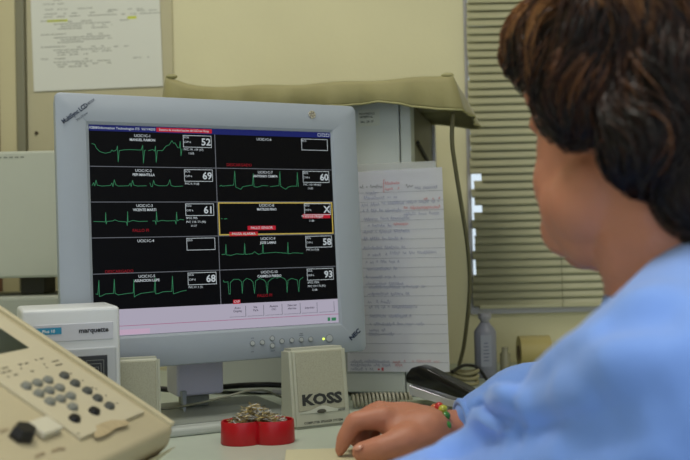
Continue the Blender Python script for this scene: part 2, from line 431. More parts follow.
# traces, read off the photograph in picture units and laid on the screen plane
def P(seq, ox, oy, sc=3.835): return [S(ox+a/sc, oy+b_/sc) for a, b_ in seq]
tr = [P([(160,205),(172,208),(178,222),(192,236),(212,242),(232,238),(238,230),(244,234),(250,232),(256,228),(259,214),(262,275),(266,232),(285,229),(310,228),(350,230),(356,212),(359,280),(363,232),(368,230)], 50, 90),
 P([(378,232),(395,228),(402,234),(405,215),(408,277),(412,232),(432,232),(445,215),(458,210),(468,194),(475,204),(480,202),(490,220),(497,222),(500,196),(503,252),(507,225)], 50, 90),
 P([(162,366),(168,355),(172,368),(177,345),(182,365),(200,368),(232,366),(238,356),(242,370),(247,344),(252,362),(262,368),(302,367),(308,357),(312,370),(317,346),(322,364),(335,368),(370,367)], 50, 90),
 P([(384,356),(388,369),(393,370),(398,346),(403,362),(418,367),(448,367),(455,360),(460,344),(465,366),(480,370),(510,368)], 50, 90),
 P([(168,82),(205,83),(213,84),(214,48),(216,92),(219,82),(240,80),(250,76),(262,81),(294,84),(297,98),(298,44),(300,84),(318,78),(340,82),(375,81)], 50, 200),
 P([(394,80),(404,80),(407,93),(409,44),(412,82),(430,78),(450,80),(480,79),(484,92),(486,46),(489,80),(500,74),(514,76)], 50, 200),
 P([(176,360),(184,362),(188,308),(190,370),(198,368),(214,360),(244,358),(247,304),(250,358),(262,364),(300,358),(320,356),(322,305),(324,372),(332,366),(350,358),(396,352)], 50, 200),
 P([(400,354),(404,298),(406,360),(418,358),(434,352),(468,350),(470,292),(474,360),(486,356),(504,350),(524,346)], 50, 200),
 P([(76,330),(84,326),(86,330),(130,326),(134,272),(138,334),(148,338),(158,342),(165,332),(202,326),(205,282),(208,332),(222,334),(240,328),(262,329)], 200, 100),
 P([(270,332),(304,328),(307,274),(310,330),(322,338),(330,342),(338,334),(352,330),(372,330),(374,278),(378,332)], 200, 100),
 P([(84,170),(98,170),(100,132),(103,172),(120,174),(140,168),(170,170),(172,128),(175,170),(200,168),(210,160),(225,170),(240,166),(242,124),(244,166),(290,162),(336,166),(338,124),(340,168),(360,164),(396,166)], 200, 210),
 P([(90,270),(94,277),(108,275),(112,322),(117,322),(117,278),(130,266),(150,266),(160,275),(163,320),(166,274),(180,262),(196,268),(204,276),(210,320),(214,272),(230,262),(246,268),(254,278),(259,320),(262,276),(275,264),(290,258)], 200, 210),
 P([(294,262),(310,256),(326,264),(332,272),(335,316),(338,270),(352,262),(374,268),(380,314),(383,268),(396,258)], 200, 210)]
for q in tr: gn = bmesh.new(); line2(gn, q, .0007); sobj('trace_line', gn, green, -.0009)
gn = bmesh.new()
line2(gn, P([(82,32),(86,34)], 200, 210), .0009); line2(gn, P([(94,34),(104,33)], 200, 210), .0009)
# task bar buttons
ys = RB-.004
bts = [229, 247, 265, 283.5, 301.7, 318.6, 335.6]; names = ['Auto\nDisplay', 'Vis.\nPara', 'Ajustes\nCIC', 'Silenciar\nalarmas', 'Imprimir', '']
xs = [S(u, 313)[0] for u in bts]
for i, nme in enumerate(names):
    quad(gr, xs[i+1]-.0018, RB-.0175, xs[i+1]-.0010, RB-.0035); quad(gr, xs[i]+.001, RB-.0179, xs[i+1]-.001, RB-.0174)
    if nme: text_bm(dk2, nme, (xs[i]+xs[i+1])/2, RB-(.008 if '\n' in nme else .0105), .0052, bold=.01)
rl = bmesh.new(); quad(rl, sx0, sy0+.0118, sx1, sy0+.0125); pb_ = bmesh.new(); quad(pb_, sx0, sy0+.001, sx0+.07, sy0+.0075); sobj('task_block', pb_, em('pale_pink', (228, 196, 222), E_), -.001)
quad(gn, sx1-.017, sy0+.003, sx1-.013, sy0+.008); quad(gn, sx1-.011, sy0+.003, sx1-.004, sy0+.0075)
sobj('grid_lines', gr, grey, -.00105); sobj('highlight_frame', yl, yel, -.00095, 'yellow selection frame on the screen')
sobj('small_marks', gn, green, -.0009)
text_bm = _tb
sobj('dark_lettering', dk2, em('dark', (40, 40, 60), .5), -.0009); sobj('pink_line', rl, pink, -.001)
# bezel marks
ink = mat('blue_black_ink', (14, 34, 62), .5); inkg = mat('grey_ink', (90, 96, 104), .5)
def mark(name, b, m_, z=.0036, parent=bezel, label=None):
    o = obj(name, b, m_, parent, label=label); o.location = (0, 0, z); return o
b = bmesh.new()
p0, p1 = S(61, 123.5), S(94.5, 99.5); c_ = ((p0[0]+p1[0])/2, (p0[1]+p1[1])/2); an = math.atan2(p1[1]-p0[1], p1[0]-p0[0]); kk = .74
text_bm(b, 'MultiSync LCD', c_[0]-.0055*math.cos(an), c_[1]-.0055*math.sin(an), .0080, an, bold=.03, sx=.80)
text_bm(b, '1850X', c_[0]+.0195*math.cos(an), c_[1]+.0195*math.sin(an), .0048, an, bold=.01)
q = S(81.5, 117); text_bm(b, 'XtraView', q[0], q[1], .0046, an)
mark('brand_lettering', b, ink)
b = bmesh.new(); q = S(354, 334.5); an2 = math.radians(38); text_bm(b, 'NEC', q[0], q[1], .0086, an2, bold=.045, sx=1.15); mark('maker_logo', b, ink, .0032)
q = S(311, 115)
b = bmesh.new(); cyl(b, (q[0], q[1], .002), (q[0], q[1], .0042), .0058, n=24, bev=.0008); bdg = obj('badge', b, mat('badge_silver', (190,192,196), .25, .9), bezel)
b = bmesh.new()
for a0 in range(0, 360, 60):
    a1 = math.radians(a0+20); line2(b, [(q[0]+.0015*math.cos(a1), q[1]+.0015*math.sin(a1)), (q[0]+.0042*math.cos(a1+.5), q[1]+.0042*math.sin(a1+.5))], .0012)
o = obj('badge_emblem', b, mat('badge_brown', (96, 84, 78), .5), bezel); o.location = (0, 0, .00425)
but_m = mat('button_plastic', (170,176,178), .35); rim_m = mat('button_rim', (96,102,104), .5)
sc5 = 4.93
for (a, c2, r_) in ((107,115,.0031),(155,110,.0031),(204,90,.0031),(205,126,.0031),(252,104,.0031),(300,100,.0031),(347,97,.0031),(393,95,.0031),(485,90,.0050)):
    q = S(230+a/sc5, 320+c2/sc5)
    b = bmesh.new(); cyl(b, (q[0], q[1], .001), (q[0], q[1], .0034), r_+.0007, n=20); cyl(b, (q[0], q[1], .001), (q[0], q[1], .0044), r_-.0001, n=20, bev=.0006)
    for f in b.faces:
        cc = f.calc_center_median()
        if cc.z < .0036 and (V((cc.x-q[0], cc.y-q[1])).length > r_*.8 or True) and cc.z > .0030: f.material_index = 1
    obj('power_button' if r_ > .004 else 'control_button', b, [but_m, rim_m], bezel)
q = S(230+457/sc5, 320+93/sc5); b = bmesh.new(); ell(b, (q[0], q[1], .003), (.0017, .0017, .0012), sub=2)
obj('status_light', b, mat('led_glow', (200,220,80), .3, emit=(215,240,90), estr=1.6), bezel)
b = bmesh.new()
for (a, c2, w) in ((107,89,.004),(107,156,.004),(347,67,.005),(347,75,.006),(207,152,.006),(303,141,.007)):
    q = S(230+a/sc5, 320+c2/sc5); quad(b, q[0]-w/2, q[1]-.0004, q[0]+w/2, q[1]+.0004)
mark('button_symbols', b, inkg, .0033)

# ------------------------------------------------------------------ covered equipment behind the monitor
AL = math.radians(-12.5)
DO = V((.105, 1.45, DZ))
dv = thing('equipment_cabinet', 'light grey tall equipment cabinet beneath the olive dust cover', 'cabinet', loc=DO, rz=AL)
DMi = (Matrix.Translation(DO) @ Matrix.Rotation(AL, 4, 'Z')).inverted()
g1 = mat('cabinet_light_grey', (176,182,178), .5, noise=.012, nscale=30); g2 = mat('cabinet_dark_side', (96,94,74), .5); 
b = bmesh.new(); box(b, -.36, -.018, 0, .04, .006, .462, .003); obj('front_panel', b, g1, dv)
b = bmesh.new(); box(b, -.0165, 0, 0, .04, .006, .462, .002); obj('front_post', b, g1, dv)
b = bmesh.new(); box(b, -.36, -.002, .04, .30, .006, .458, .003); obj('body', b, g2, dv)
b = bmesh.new(); box(b, -.006, .003, .285, .302, .006, .455, .001); obj('rear_edge_strip', b, mat('silver_strip', (190,190,196), .3, .6), dv)
b = bmesh.new(); cyl(b, (.001, .07, .40), (.001, .25, .37), .003, n=8); obj('side_groove', b, mat('groove_dark', (40,38,30), .6), dv)
for fx in (-.34, -.02):
    for fy in (.02, .28):
        b = bmesh.new(); cyl(b, (fx, fy, 0), (fx, fy, .007), .01, n=12); obj('foot', b, mat('rubber', (30,30,30), .8), dv)
q = DMi @ onplane(369, 117, DO, V((math.sin(AL), -math.cos(AL), 0)))
b = bmesh.new(); box(b, q.x-.017, q.x+.017, -.0008, .0, q.z-.014, q.z+.012, 0); st = obj('sticker', b, mat('sticker_paper', (180,184,172), .6), dv, label='small printed sticker')
b = bmesh.new()
M_ = Matrix.Translation((q.x-.003, -.0011, q.z)) @ Matrix.Rotation(PI/2, 4, 'X')
t = bmesh.new(); text_bm(t, 'PROPIEDAD', 0, .005, .0046, bold=.02); text_bm(t, 'HOSPITAL', -.001, 0, .0046, bold=.03); text_bm(t, 'No. 24 17', 0, -.0075, .005, bold=.03); merge(b, t, M_)
obj('sticker_print', b, mat('print_ink', (40,44,44), .6), st)

# olive cover: draped skirt around a sagging top
cv = thing('dust_cover', 'olive cloth dust cover draped over the cabinet behind the monitor', 'dust cover', loc=(.166, 1.40, DZ), rz=AL)
cov_m = mat('olive_cloth', (140,134,90), .65, noise=.06, nscale=14, bump=.3, bscale=60, sheen=.2)
NX, NY, NZ = 60, 22, 10
LW, LD = .457, .31
Z_T, Z_H = .487, .441     # top / hem above desk
def interp(x, T):
    for (a, b_), (c, d) in zip(T, T[1:]):
        if x <= c: return b_+(d-b_)*max(0, x-a)/(c-a)
    return T[-1][1]
def top_z(s, t_):           # s along width 0 (left) ..1 (right), t_ depth 0..1
    front = interp(s, [(0, .511), (.03, .506), (.08, .4965), (.13, .4928), (.3, .489), (.51, .4866), (.95, .4856), (1, .4870)])
    e = math.exp(-(s/.05)**2)*.012*t_
    return front - e - .008*t_ + .0012*math.sin(s*23+t_*5) - .008*math.sin(PI*t_)*math.sin(PI*s)
b = bmesh.new(); G = {}
for i in range(NX+1):
    for j in range(NY+1):
        s, t_ = i/NX, j/NY
        G[i, j] = b.verts.new((-LW*(1-s), LD*t_, top_z(s, t_)))
for i in range(NX):
    for j in range(NY): b.faces.new((G[i, j], G[i+1, j], G[i+1, j+1], G[i, j+1]))
loop = [(i, 0) for i in range(NX+1)] + [(NX, j) for j in range(1, NY+1)] + [(i, NY) for i in range(NX-1, -1, -1)] + [(0, j) for j in range(NY-1, 0, -1)]
prev = [G[k] for k in loop]; nL = len(loop)
for h in range(1, NZ+1):
    cur = []
    f_ = h/NZ
    for k, (i, j) in enumerate(loop):
        v0 = G[i, j].co
        s, t_ = i/NX, j/NY
        d = V((0, 0, 0))
        if j == 0: d.y = -1
        if j == NY: d.y = 1
        if i == NX: d.x = 1
        if i == 0: d.x = -1
        if d.length: d.normalize()
        fold = .0035*math.sin(k*.55+1)*f_ + .002*math.sin(k*1.3)*f_
        # tent folds fanning out of the corners
        cr = math.exp(-((s-1)/.12)**2)*math.exp(-(t_/.3)**2) + math.exp(-(s/.1)**2)*math.exp(-(t_/.3)**2)
        outx = d.x*(.016*f_**.8 if i == NX else .012*f_)
        hem = .4345 + .0165*min(1, (1-s)/.25) + .0015*math.sin(k*.3) + .010*t_
        z = v0.z + (hem-v0.z)*f_
        cur.append(b.verts.new((v0.x+outx+ (fold*.4 if d.y else fold), v0.y+d.y*(.004+fold+.004*math.sin(f_*3)), z)))
    for k in range(nL):
        k2 = (k+1) % nL; b.faces.new((prev[k], prev[k2], cur[k2], cur[k]))
    prev = cur
cl = obj('cloth', b, cov_m, cv, smooth=True)
sm = cl.modifiers.new('s', 'SOLIDIFY'); sm.thickness = .0012; sm.offset = 0
b = bmesh.new(); tube(b, [v.to_tuple() for v in [V(p) for p in [(cl.data.vertices[len(cl.data.vertices)-nL+k].co) for k in range(nL)]]], .0018, 6, closed=True)
obj('hem', b, mat('olive_hem', (150,146,102), .6), cv)
for cx_ in (0, -LW):
    b = bmesh.new()
    pts = [(cx_, 0, top_z(1 if cx_ == 0 else 0, 0)+.001), (cx_+(.0 if cx_ == 0 else -.004), -.006, Z_H)]
    tube(b, pts, .0016, 6); obj('corner_seam', b, mat('olive_hem', (150,146,102), .6), cv)
    b = bmesh.new(); ell(b, (cx_+(-.008 if cx_ == 0 else .008), .002, top_z(1 if cx_ == 0 else 0, 0)+.001), (.010, .006, .004)); obj('corner_knot', b, mat('olive_hem', (150,146,102), .6), cv, smooth=True)

# handwritten sheet hung in front of the cabinet
pn = V((math.sin(AL), -math.cos(AL), 0)); pp = DO + pn*.004
pc = [onplane(u, v, pp, pn) for u, v in ((449.8, 372), (442, 167), (347.5, 371.5))]
PM = basis(pc[0], V((math.cos(AL), math.sin(AL), 0)), V((0, 0, 1)), pn)
PMi = PM.inverted()
def PQ(u, v): p = PMi @ onplane(u, v, pp, pn); return (p.x, p.y)
ph = thing('handwritten_sheet', 'white lined sheet of handwritten numbers beside the monitor', 'paper', M=PM)
pa_m = mat('sheet_paper', (232,234,242), .7, noise=.01, nscale=30)
b = bmesh.new()
c4 = [PQ(449.8, 372), PQ(442, 167), (PQ(442,167)[0]-.152, PQ(352, 172.3)[1]), PQ(347.5, 371.5)]
lw = c4[3][0]; hh = c4[1][1]
nx, ny = 8, 12; Gd = {}
for i in range(nx+1):
    for j in range(ny+1):
        s, t_ = i/nx, j/ny
        x = (c4[3][0]*(1-s)+c4[0][0]*s)*(1-t_) + (c4[2][0]*(1-s)+c4[1][0]*s)*t_
        y = (c4[3][1]*(1-s)+c4[0][1]*s)*(1-t_) + (c4[2][1]*(1-s)+c4[1][1]*s)*t_
        Gd[i, j] = b.verts.new((x, y, 0))
for i in range(nx):
    for j in range(ny): b.faces.new((Gd[i, j], Gd[i+1, j], Gd[i+1, j+1], Gd[i, j+1]))
bmesh.ops.solidify(b, geom=b.faces[:], thickness=.0006)
obj('page', b, pa_m, ph)
pgo = bpy.data.objects['page']
b = bmesh.new()
yy = hh-.036
while yy > .012:
    quad(b, lw+.004, yy, -.001-.002*(yy/hh), yy+.0005); yy -= .0146
o = obj('ruled_lines', b, mat('rule_blue', (140,146,160), .7), pgo); o.location = (0, 0, .0010)
def scribble(b, x, y, w, h, n, wd=.0005):
    """a run of joined-up handwriting"""
    pts = []
    st_ = w/max(n, 1)
    px = x
    for k in range(n):
        if random.random() < .16: 
            if len(pts) > 1: line2(b, pts, wd)
            pts = []; px += st_; continue
        pts += [(px, y+random.uniform(0, .3)*h), (px+st_*.35, y+random.uniform(.5, 1.0)*h), (px+st_*.7, y+random.uniform(-.1, .3)*h)]
        px += st_
    if len(pts) > 1: line2(b, pts, wd)
bb, br = bmesh.new(), bmesh.new()
rows = [(364,172+13,48,1,.5),(413,186,24,1,0)]
ink_rows = [(118,[(0,42,0)]),(135,[(5,40,0),(46,95,0)]),(148,[(4,28,0),(30,60,1),(62,76,0)]),(160,[(2,32,0),(34,50,1),(52,80,0)])]
def prow(px, a, c2, col_b, h=.006, n=None):
    x0, y0 = PQ(a, px); x1, _ = PQ(c2, px); scribble(col_b, x0, y0, x1-x0, h, n or max(3, int((x1-x0)/.0032)))
# heading
for (v, a, c2, cb) in ((187,360,383,'k'),(183.5,385,400,'r'),(189,385,400,'r'),(186,406,414,'k'),(188,415,438,'b'),(193,366,378,'b'),(198,364,398,'b'),(205,362,380,'b'),(203,382,440,'b'),(199,424,441,'r'),(211,363,402,'b'),(208,404,441,'r'),(214,404,440,'b'),
    (219,364,410,'b'),(226,366,392,'b'),(224,394,409,'r'),(232,363,392,'b'),(231,394,410,'b'),(239,364,405,'b'),(248,364,408,'b'),(255,366,388,'b'),(253,390,437,'b'),(262,366,400,'b'),(269,367,398,'b'),(277,366,396,'b'),(284,366,404,'b'),(287,369,428,'b'),(294,368,410,'b'),
    (302,368,392,'b'),(307,369,418,'b'),(316,370,412,'b'),(324,370,425,'b'),(330,369,386,'b'),(334,369,397,'b'),(361,350,390,'b'),(362,393,401,'r'),(361,404,440,'p'),(365,351,391,'b'),(365,393,403,'r'),(369,351,374,'b')):
    if cb == 'p' : cb = 'r2'
    tgt = {'k': 'K', 'b': 'B', 'r': 'R', 'r2': 'P'}[cb]
    hb_ = bmesh.new(); prow(v+1.5, a, c2, hb_, .0055)
    if len(hb_.faces):
        o = obj('handwriting', hb_, mat('pen_'+tgt, {'K': (60,62,70), 'B': (128,134,168), 'R': (190,60,70), 'P': (200,140,150)}[tgt], .7), pgo, label='red handwriting' if tgt == 'R' else None); o.location = (0, 0, .0012)
        if 'label' in o and not o['label']: del o['label']
bk = bmesh.new()
q0, q1 = PQ(383.6, 180), PQ(383.6, 192); line2(bk, [(q0[0]+.002, q0[1]), q0, q1, (q1[0]+.002, q1[1])], .0006)
q0 = PQ(378, 370); quad(bk, q0[0], q0[1], q0[0]+.003, q0[1]+.0022); quad(bk, q0[0]+.006, q0[1]-.001, q0[0]+.009, q0[1]+.004)
o = obj('red_bracket', bk, mat('pen_R', (190,60,70), .7), pgo); o.location = (0, 0, .0012)
b = bmesh.new()
q0 = PQ(345, 165); q1 = PQ(437, 160)
box(b, lw+.0, -.014, hh-.03, hh+.010, -.0022, -.0014, .0002); obj('plastic_sleeve', b, mat('clear_plastic', (205,208,205), .25, alpha=.45), ph)

# hanging cable
b = bmesh.new()
cp = [at(453, 112, 1.43), at(452, 140, 1.44), at(455, 165, 1.46), at(461, 203, 1.50), at(467.5, 246, 1.56), at(469.8, 280, 1.60), at(468.6, 306, 1.62), at(464.5, 342, 1.66), at(460, 362, 1.68), at(456, 372, 1.69)]
cp.append(V((cp[-1].x-.03, 1.70, DZ+.008)))
tube(b, catmull(cp, 8), .0035, 10); tag(obj('hanging_cable', b, mat('olive_cable', (104,100,74), .5)), 'olive grey thick cable hanging down from the dust cover corner', 'cable')
# cables at the wall behind the stapler
b = bmesh.new(); cps = [at(452, 372, 1.55), at(462, 366, 1.57), at(470, 365.5, 1.6), at(478, 368, 1.6), at(487, 380, 1.6)]
tube(b, catmull(cps, 8), .0028, 8); 
tag(obj('black_cable', b, mat('black_rubber', (20,20,20), .4)), 'short black cable arching in front of the grey bottle', 'cable')
b = bmesh.new()
for k in range(3):
    c0 = V((.19+.004*k, 1.56+.012*k, DZ+.006+.0065*k)); rr = .024-.002*k
    tube(b, [c0+V((rr*math.cos(a/24*2*PI), rr*.8*math.sin(a/24*2*PI), .002*math.sin(a/24*4*PI+k))) for a in range(24)], .0032, 8, closed=True)
tag(obj('coiled_cable', b, mat('beige_cable', (150,144,110), .5)), 'beige cable wound in a small coil beside the grey bottle', 'cable')

# bottle
bt = thing('lotion_bottle', 'small grey blue plastic bottle under the window blind', 'bottle', loc=(at(486, 372, 1.65).x, 1.65, DZ))
b = bmesh.new(); lathe(b, [(0, 0), (.0175, 0), (.0195, .002), (.0195, .079), (.0185, .082), (.008, .096), (.0065, .098), (.0065, .100)], 28, sy=.75); obj('body', b, mat('bottle_plastic', (136,138,152), .4), bt, smooth=True)
b = bmesh.new(); lathe(b, [(0, .096), (.0075, .096), (.008, .099), (.0115, .104), (.012, .109), (.0105, .112), (0, .113)], 24, sy=.9); obj('cap', b, mat('bottle_cap', (150,150,158), .4), bt, smooth=True)
b = bmesh.new(); quad(b, -.0135, .02, .0055, .075); t = b; 
lb = obj('bottle_label', b, mat('bottle_label', (150,154,168), .5), bt, M=Matrix.Translation((0.003, -.0152, 0)) @ Matrix.Rotation(PI/2, 4, 'X'))
b = bmesh.new()
for k in range(6):
    w = random.uniform(.006, .011); quad(b, -.004-w/2, .03+.006*k, -.004+w/2, .0316+.006*k)
o = obj('label_print', b, mat('label_ink', (96,98,120), .5), lb); o.location = (0, 0, .0003)
# tape roll & small jar behind the shoulder
tr_ = thing('tape_roll', 'yellowish wide tape roll behind the blue shoulder', 'tape roll', loc=(at(534, 352, 1.74).x, 1.74, DZ+.031))
b = bmesh.new(); t = bmesh.new()
prof = [(.014, -.028), (.031, -.028), (.031, .028), (.014, .028), (.014, -.028)]
lathe(b, prof, 40, M=Matrix.Rotation(PI/2, 4, 'Y')); smooth_by_angle(obj('tape', b, mat('masking_tape', (176,162,104), .5), tr_))
b = bmesh.new(); lathe(b, [(.0125, -.029), (.0139, -.029), (.0139, .029), (.0125, .029), (.0125, -.029)], 30, M=Matrix.Rotation(PI/2, 4, 'Y')); smooth_by_angle(obj('core', b, mat('cardboard', (120,104,76), .8), tr_))
b = bmesh.new(); lathe(b, [(0, 0), (.009, 0), (.0095, .002), (.0095, .034), (.006, .038), (.006, .046), (.0, .046)], 20)
o = tag(obj('small_jar', b, mat('jar_glass', (190,186,160), .2, trans=.5), smooth=True), 'small pale vial between the grey bottle and tape roll', 'vial'); o.location = (at(505, 352, 1.7).x, 1.7, DZ)

# ------------------------------------------------------------------ printed sheet on the wall panel
wq = lambda u, v: at(u, v, WY-.0085)
o_ = wq(34, 91.5); ux = (wq(163, 86)-o_).normalized(); 
PS = basis(o_, ux, V((-ux.z, 0, ux.x)), V((0, -1, 0)))
ps = thing('printed_list', 'printed list with yellow highlights taped to the wall, top left', 'paper', M=PS)
w_ = (wq(163, 86)-o_).length; h_ = .205
b = bmesh.new(); box(b, 0, w_, 0, h_, -.0006, .0002); pg = obj('page', b, mat('list_paper', (206,208,198), .7), ps)
b = bmesh.new(); hl = bmesh.new(); PSi = PS.inverted()
def LQ(u, v): p = PSi @ onplane(u, v, o_, V((0, -1, 0))); return (p.x, p.y)
def words(u0, v0, u1, dens=.8, h=.0022, slope=-.04):
    u = u0
    while u < u1:
        l = random.uniform(1.5, 5)
        if random.random() < dens:
            x, y = LQ(u, v0+(u-u0)*slope); x2, _ = LQ(min(u+l, u1), v0)
            # letters: little ticks so that it reads as print
            xx_ = x
            while xx_ < x2:
                quad(b, xx_, y-h/2*random.uniform(.6, 1), xx_+.0011, y+h/2*random.uniform(.6, 1)); xx_ += .0017
        u += l+1
words(43, 4.5, 64); words(53, .5, 62); words(42, 10, 95); words(108, 10, 142, .7); words(41, 14.5, 160, .55); words(41, 17.5, 160, .75)
for k, v0 in enumerate((21.5, 35, 47.5, 59.5)):
    words(41, v0, 66, .95); words(68, v0, 104, .35); words(114, v0-1, 155, .25)
    words(54, v0+3, 110, .85); words(57, v0+5.3, 112, .8); words(58, v0+7.6, 88 if k else 108, .85)
o = obj('print', b, mat('faded_print', (110,112,104), .7), pg); o.location = (0, 0, .0006)
for (u0, u1, v0, v1) in ((47, 67.5, 19.3, 22.3), (127.5, 136.5, 16, 19)):
    x, y = LQ(u0, v1); x2, y2 = LQ(u1, v0); quad(hl, x, y, x2, y2)
o = obj('highlighter_mark', hl, mat('highlighter', (196,204,60), .6), pg, label='yellow highlighter stripes'); o.location = (0, 0, .0004)

# ------------------------------------------------------------------ left background cases
ec = thing('equipment_case', 'pale grey flat case at the left edge behind the monitor', 'case', loc=(-.62, 1.56, 0))
zt = at(20, 151, 1.5).z; zb = at(20, 278, 1.5).z; zl = at(20, 296, 1.5).z
case_m = mat('case_plastic', (172,176,162), .5, noise=.01)
b = bmesh.new(); box(b, -.26, .175, -.06, .1, zb, zt, .004, 2); obj('housing', b, case_m, ec)
b = bmesh.new()
for k in range(7): quad(b, 0.05+.009*k, 0, .056+.009*k, .0022)
o = obj('case_print', b, mat('faint_print', (120,124,116), .6), ec, M=Matrix.Translation((0.0, -.0605, zt-.011)) @ Matrix.Rotation(PI/2, 4, 'X'))
for fx in (-.2, .1):
    b = bmesh.new(); box(b, fx-.02, fx+.02, -.0, .06, zl, zb+.002, .002); obj('foot', b, mat('foot_olive', (70,68,50), .6), ec)
b = bmesh.new(); box(b, -.75, -.2-.24, 1.49, 1.69, DZ, zl, .006, 3)
tag(obj('storage_box', b, mat('box_grey', (160,164,152), .5)), 'low pale grey box beneath the flat case behind the white recorder', 'box')

# ------------------------------------------------------------------ white recorder unit ("marquette")
RY = math.radians(22)
RO = V((at(121, 380, 1.085).x, 1.085, DZ))   # front right bottom corner
RM = Matrix.Translation(RO) @ Matrix.Rotation(RY, 4, 'Z')
rc = thing('chart_recorder', 'white boxy medical recorder behind the beige keypad machine', 'recorder', M=RM)
RMi = RM.inverted(); rn = V((math.sin(RY), -math.cos(RY), 0))
def RQ(u, v): p = RMi @ onplane(u, v, RO, rn); return (p.x, p.z)
RZ = RQ(112, 304.5)[1]
rx0 = RQ(21, 311)[0]
b = bmesh.new(); box(b, rx0, 0, 0, .10, .004, RZ-.002, .0045, 3); smooth_by_angle(obj('housing', b, mat('recorder_white', (206,210,214), .4), rc))
b = bmesh.new(); x, z = RQ(34, 344); x2, z2 = RQ(114, 321.5); box(b, x+.0, -.008, -.0012, .001, z2-.0195, z2, .0005); lp = obj('label_strip', b, mat('strip_white', (196,198,208), .4), rc)
RX = lambda u, v, dy=-.0015: Matrix.Translation((RQ(u, v)[0], dy, RQ(u, v)[1])) @ Matrix.Rotation(PI/2, 4, 'X')
b = bmesh.new(); text_bm(b, 'marquette', 0, 0, .0078, bold=.035, sx=1.0); obj('maker_lettering', b, mat('black_ink', (30,32,36), .5), lp, M=RX(93.5, 330, -.0018))
b = bmesh.new(); quad(b, -.022, -.0038, .008, .0038); obj('blue_label', b, mat('label_blue', (40,136,176), .45), lp, M=RX(54, 331, -.0016), label='blue rectangular label')
b = bmesh.new(); text_bm(b, 'Plus 10', 0, 0, .0048, bold=.02); obj('label_lettering', b, mat('white_ink', (220,228,232), .5), lp, M=RX(48.5, 331.5, -.0020))
b = bmesh.new(); box(b, RQ(60, 350)[0], RQ(116, 350)[0]+.0, -.0025, .001, RQ(100, 412)[1], RQ(100, 347)[1], .0015); obj('panel_frame', b, mat('recorder_panel', (178,182,188), .4), rc)
b = bmesh.new(); xa, za = RQ(82, 356); xb, zb_ = RQ(107, 356); box(b, xa-.03, xb, -.0035, -.002, za-.05, za, .0005); ip = obj('display_window', b, mat('dark_window', (44,46,48), .25), rc)
b = bmesh.new()
for k in range(3): frame2(b, xa+.004+k*.003, za-.045, xb-.004-k*.003, za-.005-k*.004, .0006)
obj('display_lines', b, mat('window_lines', (120,122,118), .5), ip, M=Matrix.Translation((0, -.0037, 0)) @ Matrix.Rotation(PI/2, 4, 'X'))
for k in range(4):
    b = bmesh.new(); cyl(b, ((rx0+.015) if k % 2 else -.015, .02 if k < 2 else .08, 0), ((rx0+.015) if k % 2 else -.015, .02 if k < 2 else .08, .006), .006, n=12); obj('foot', b, mat('rubber', (30,30,30), .8), rc)

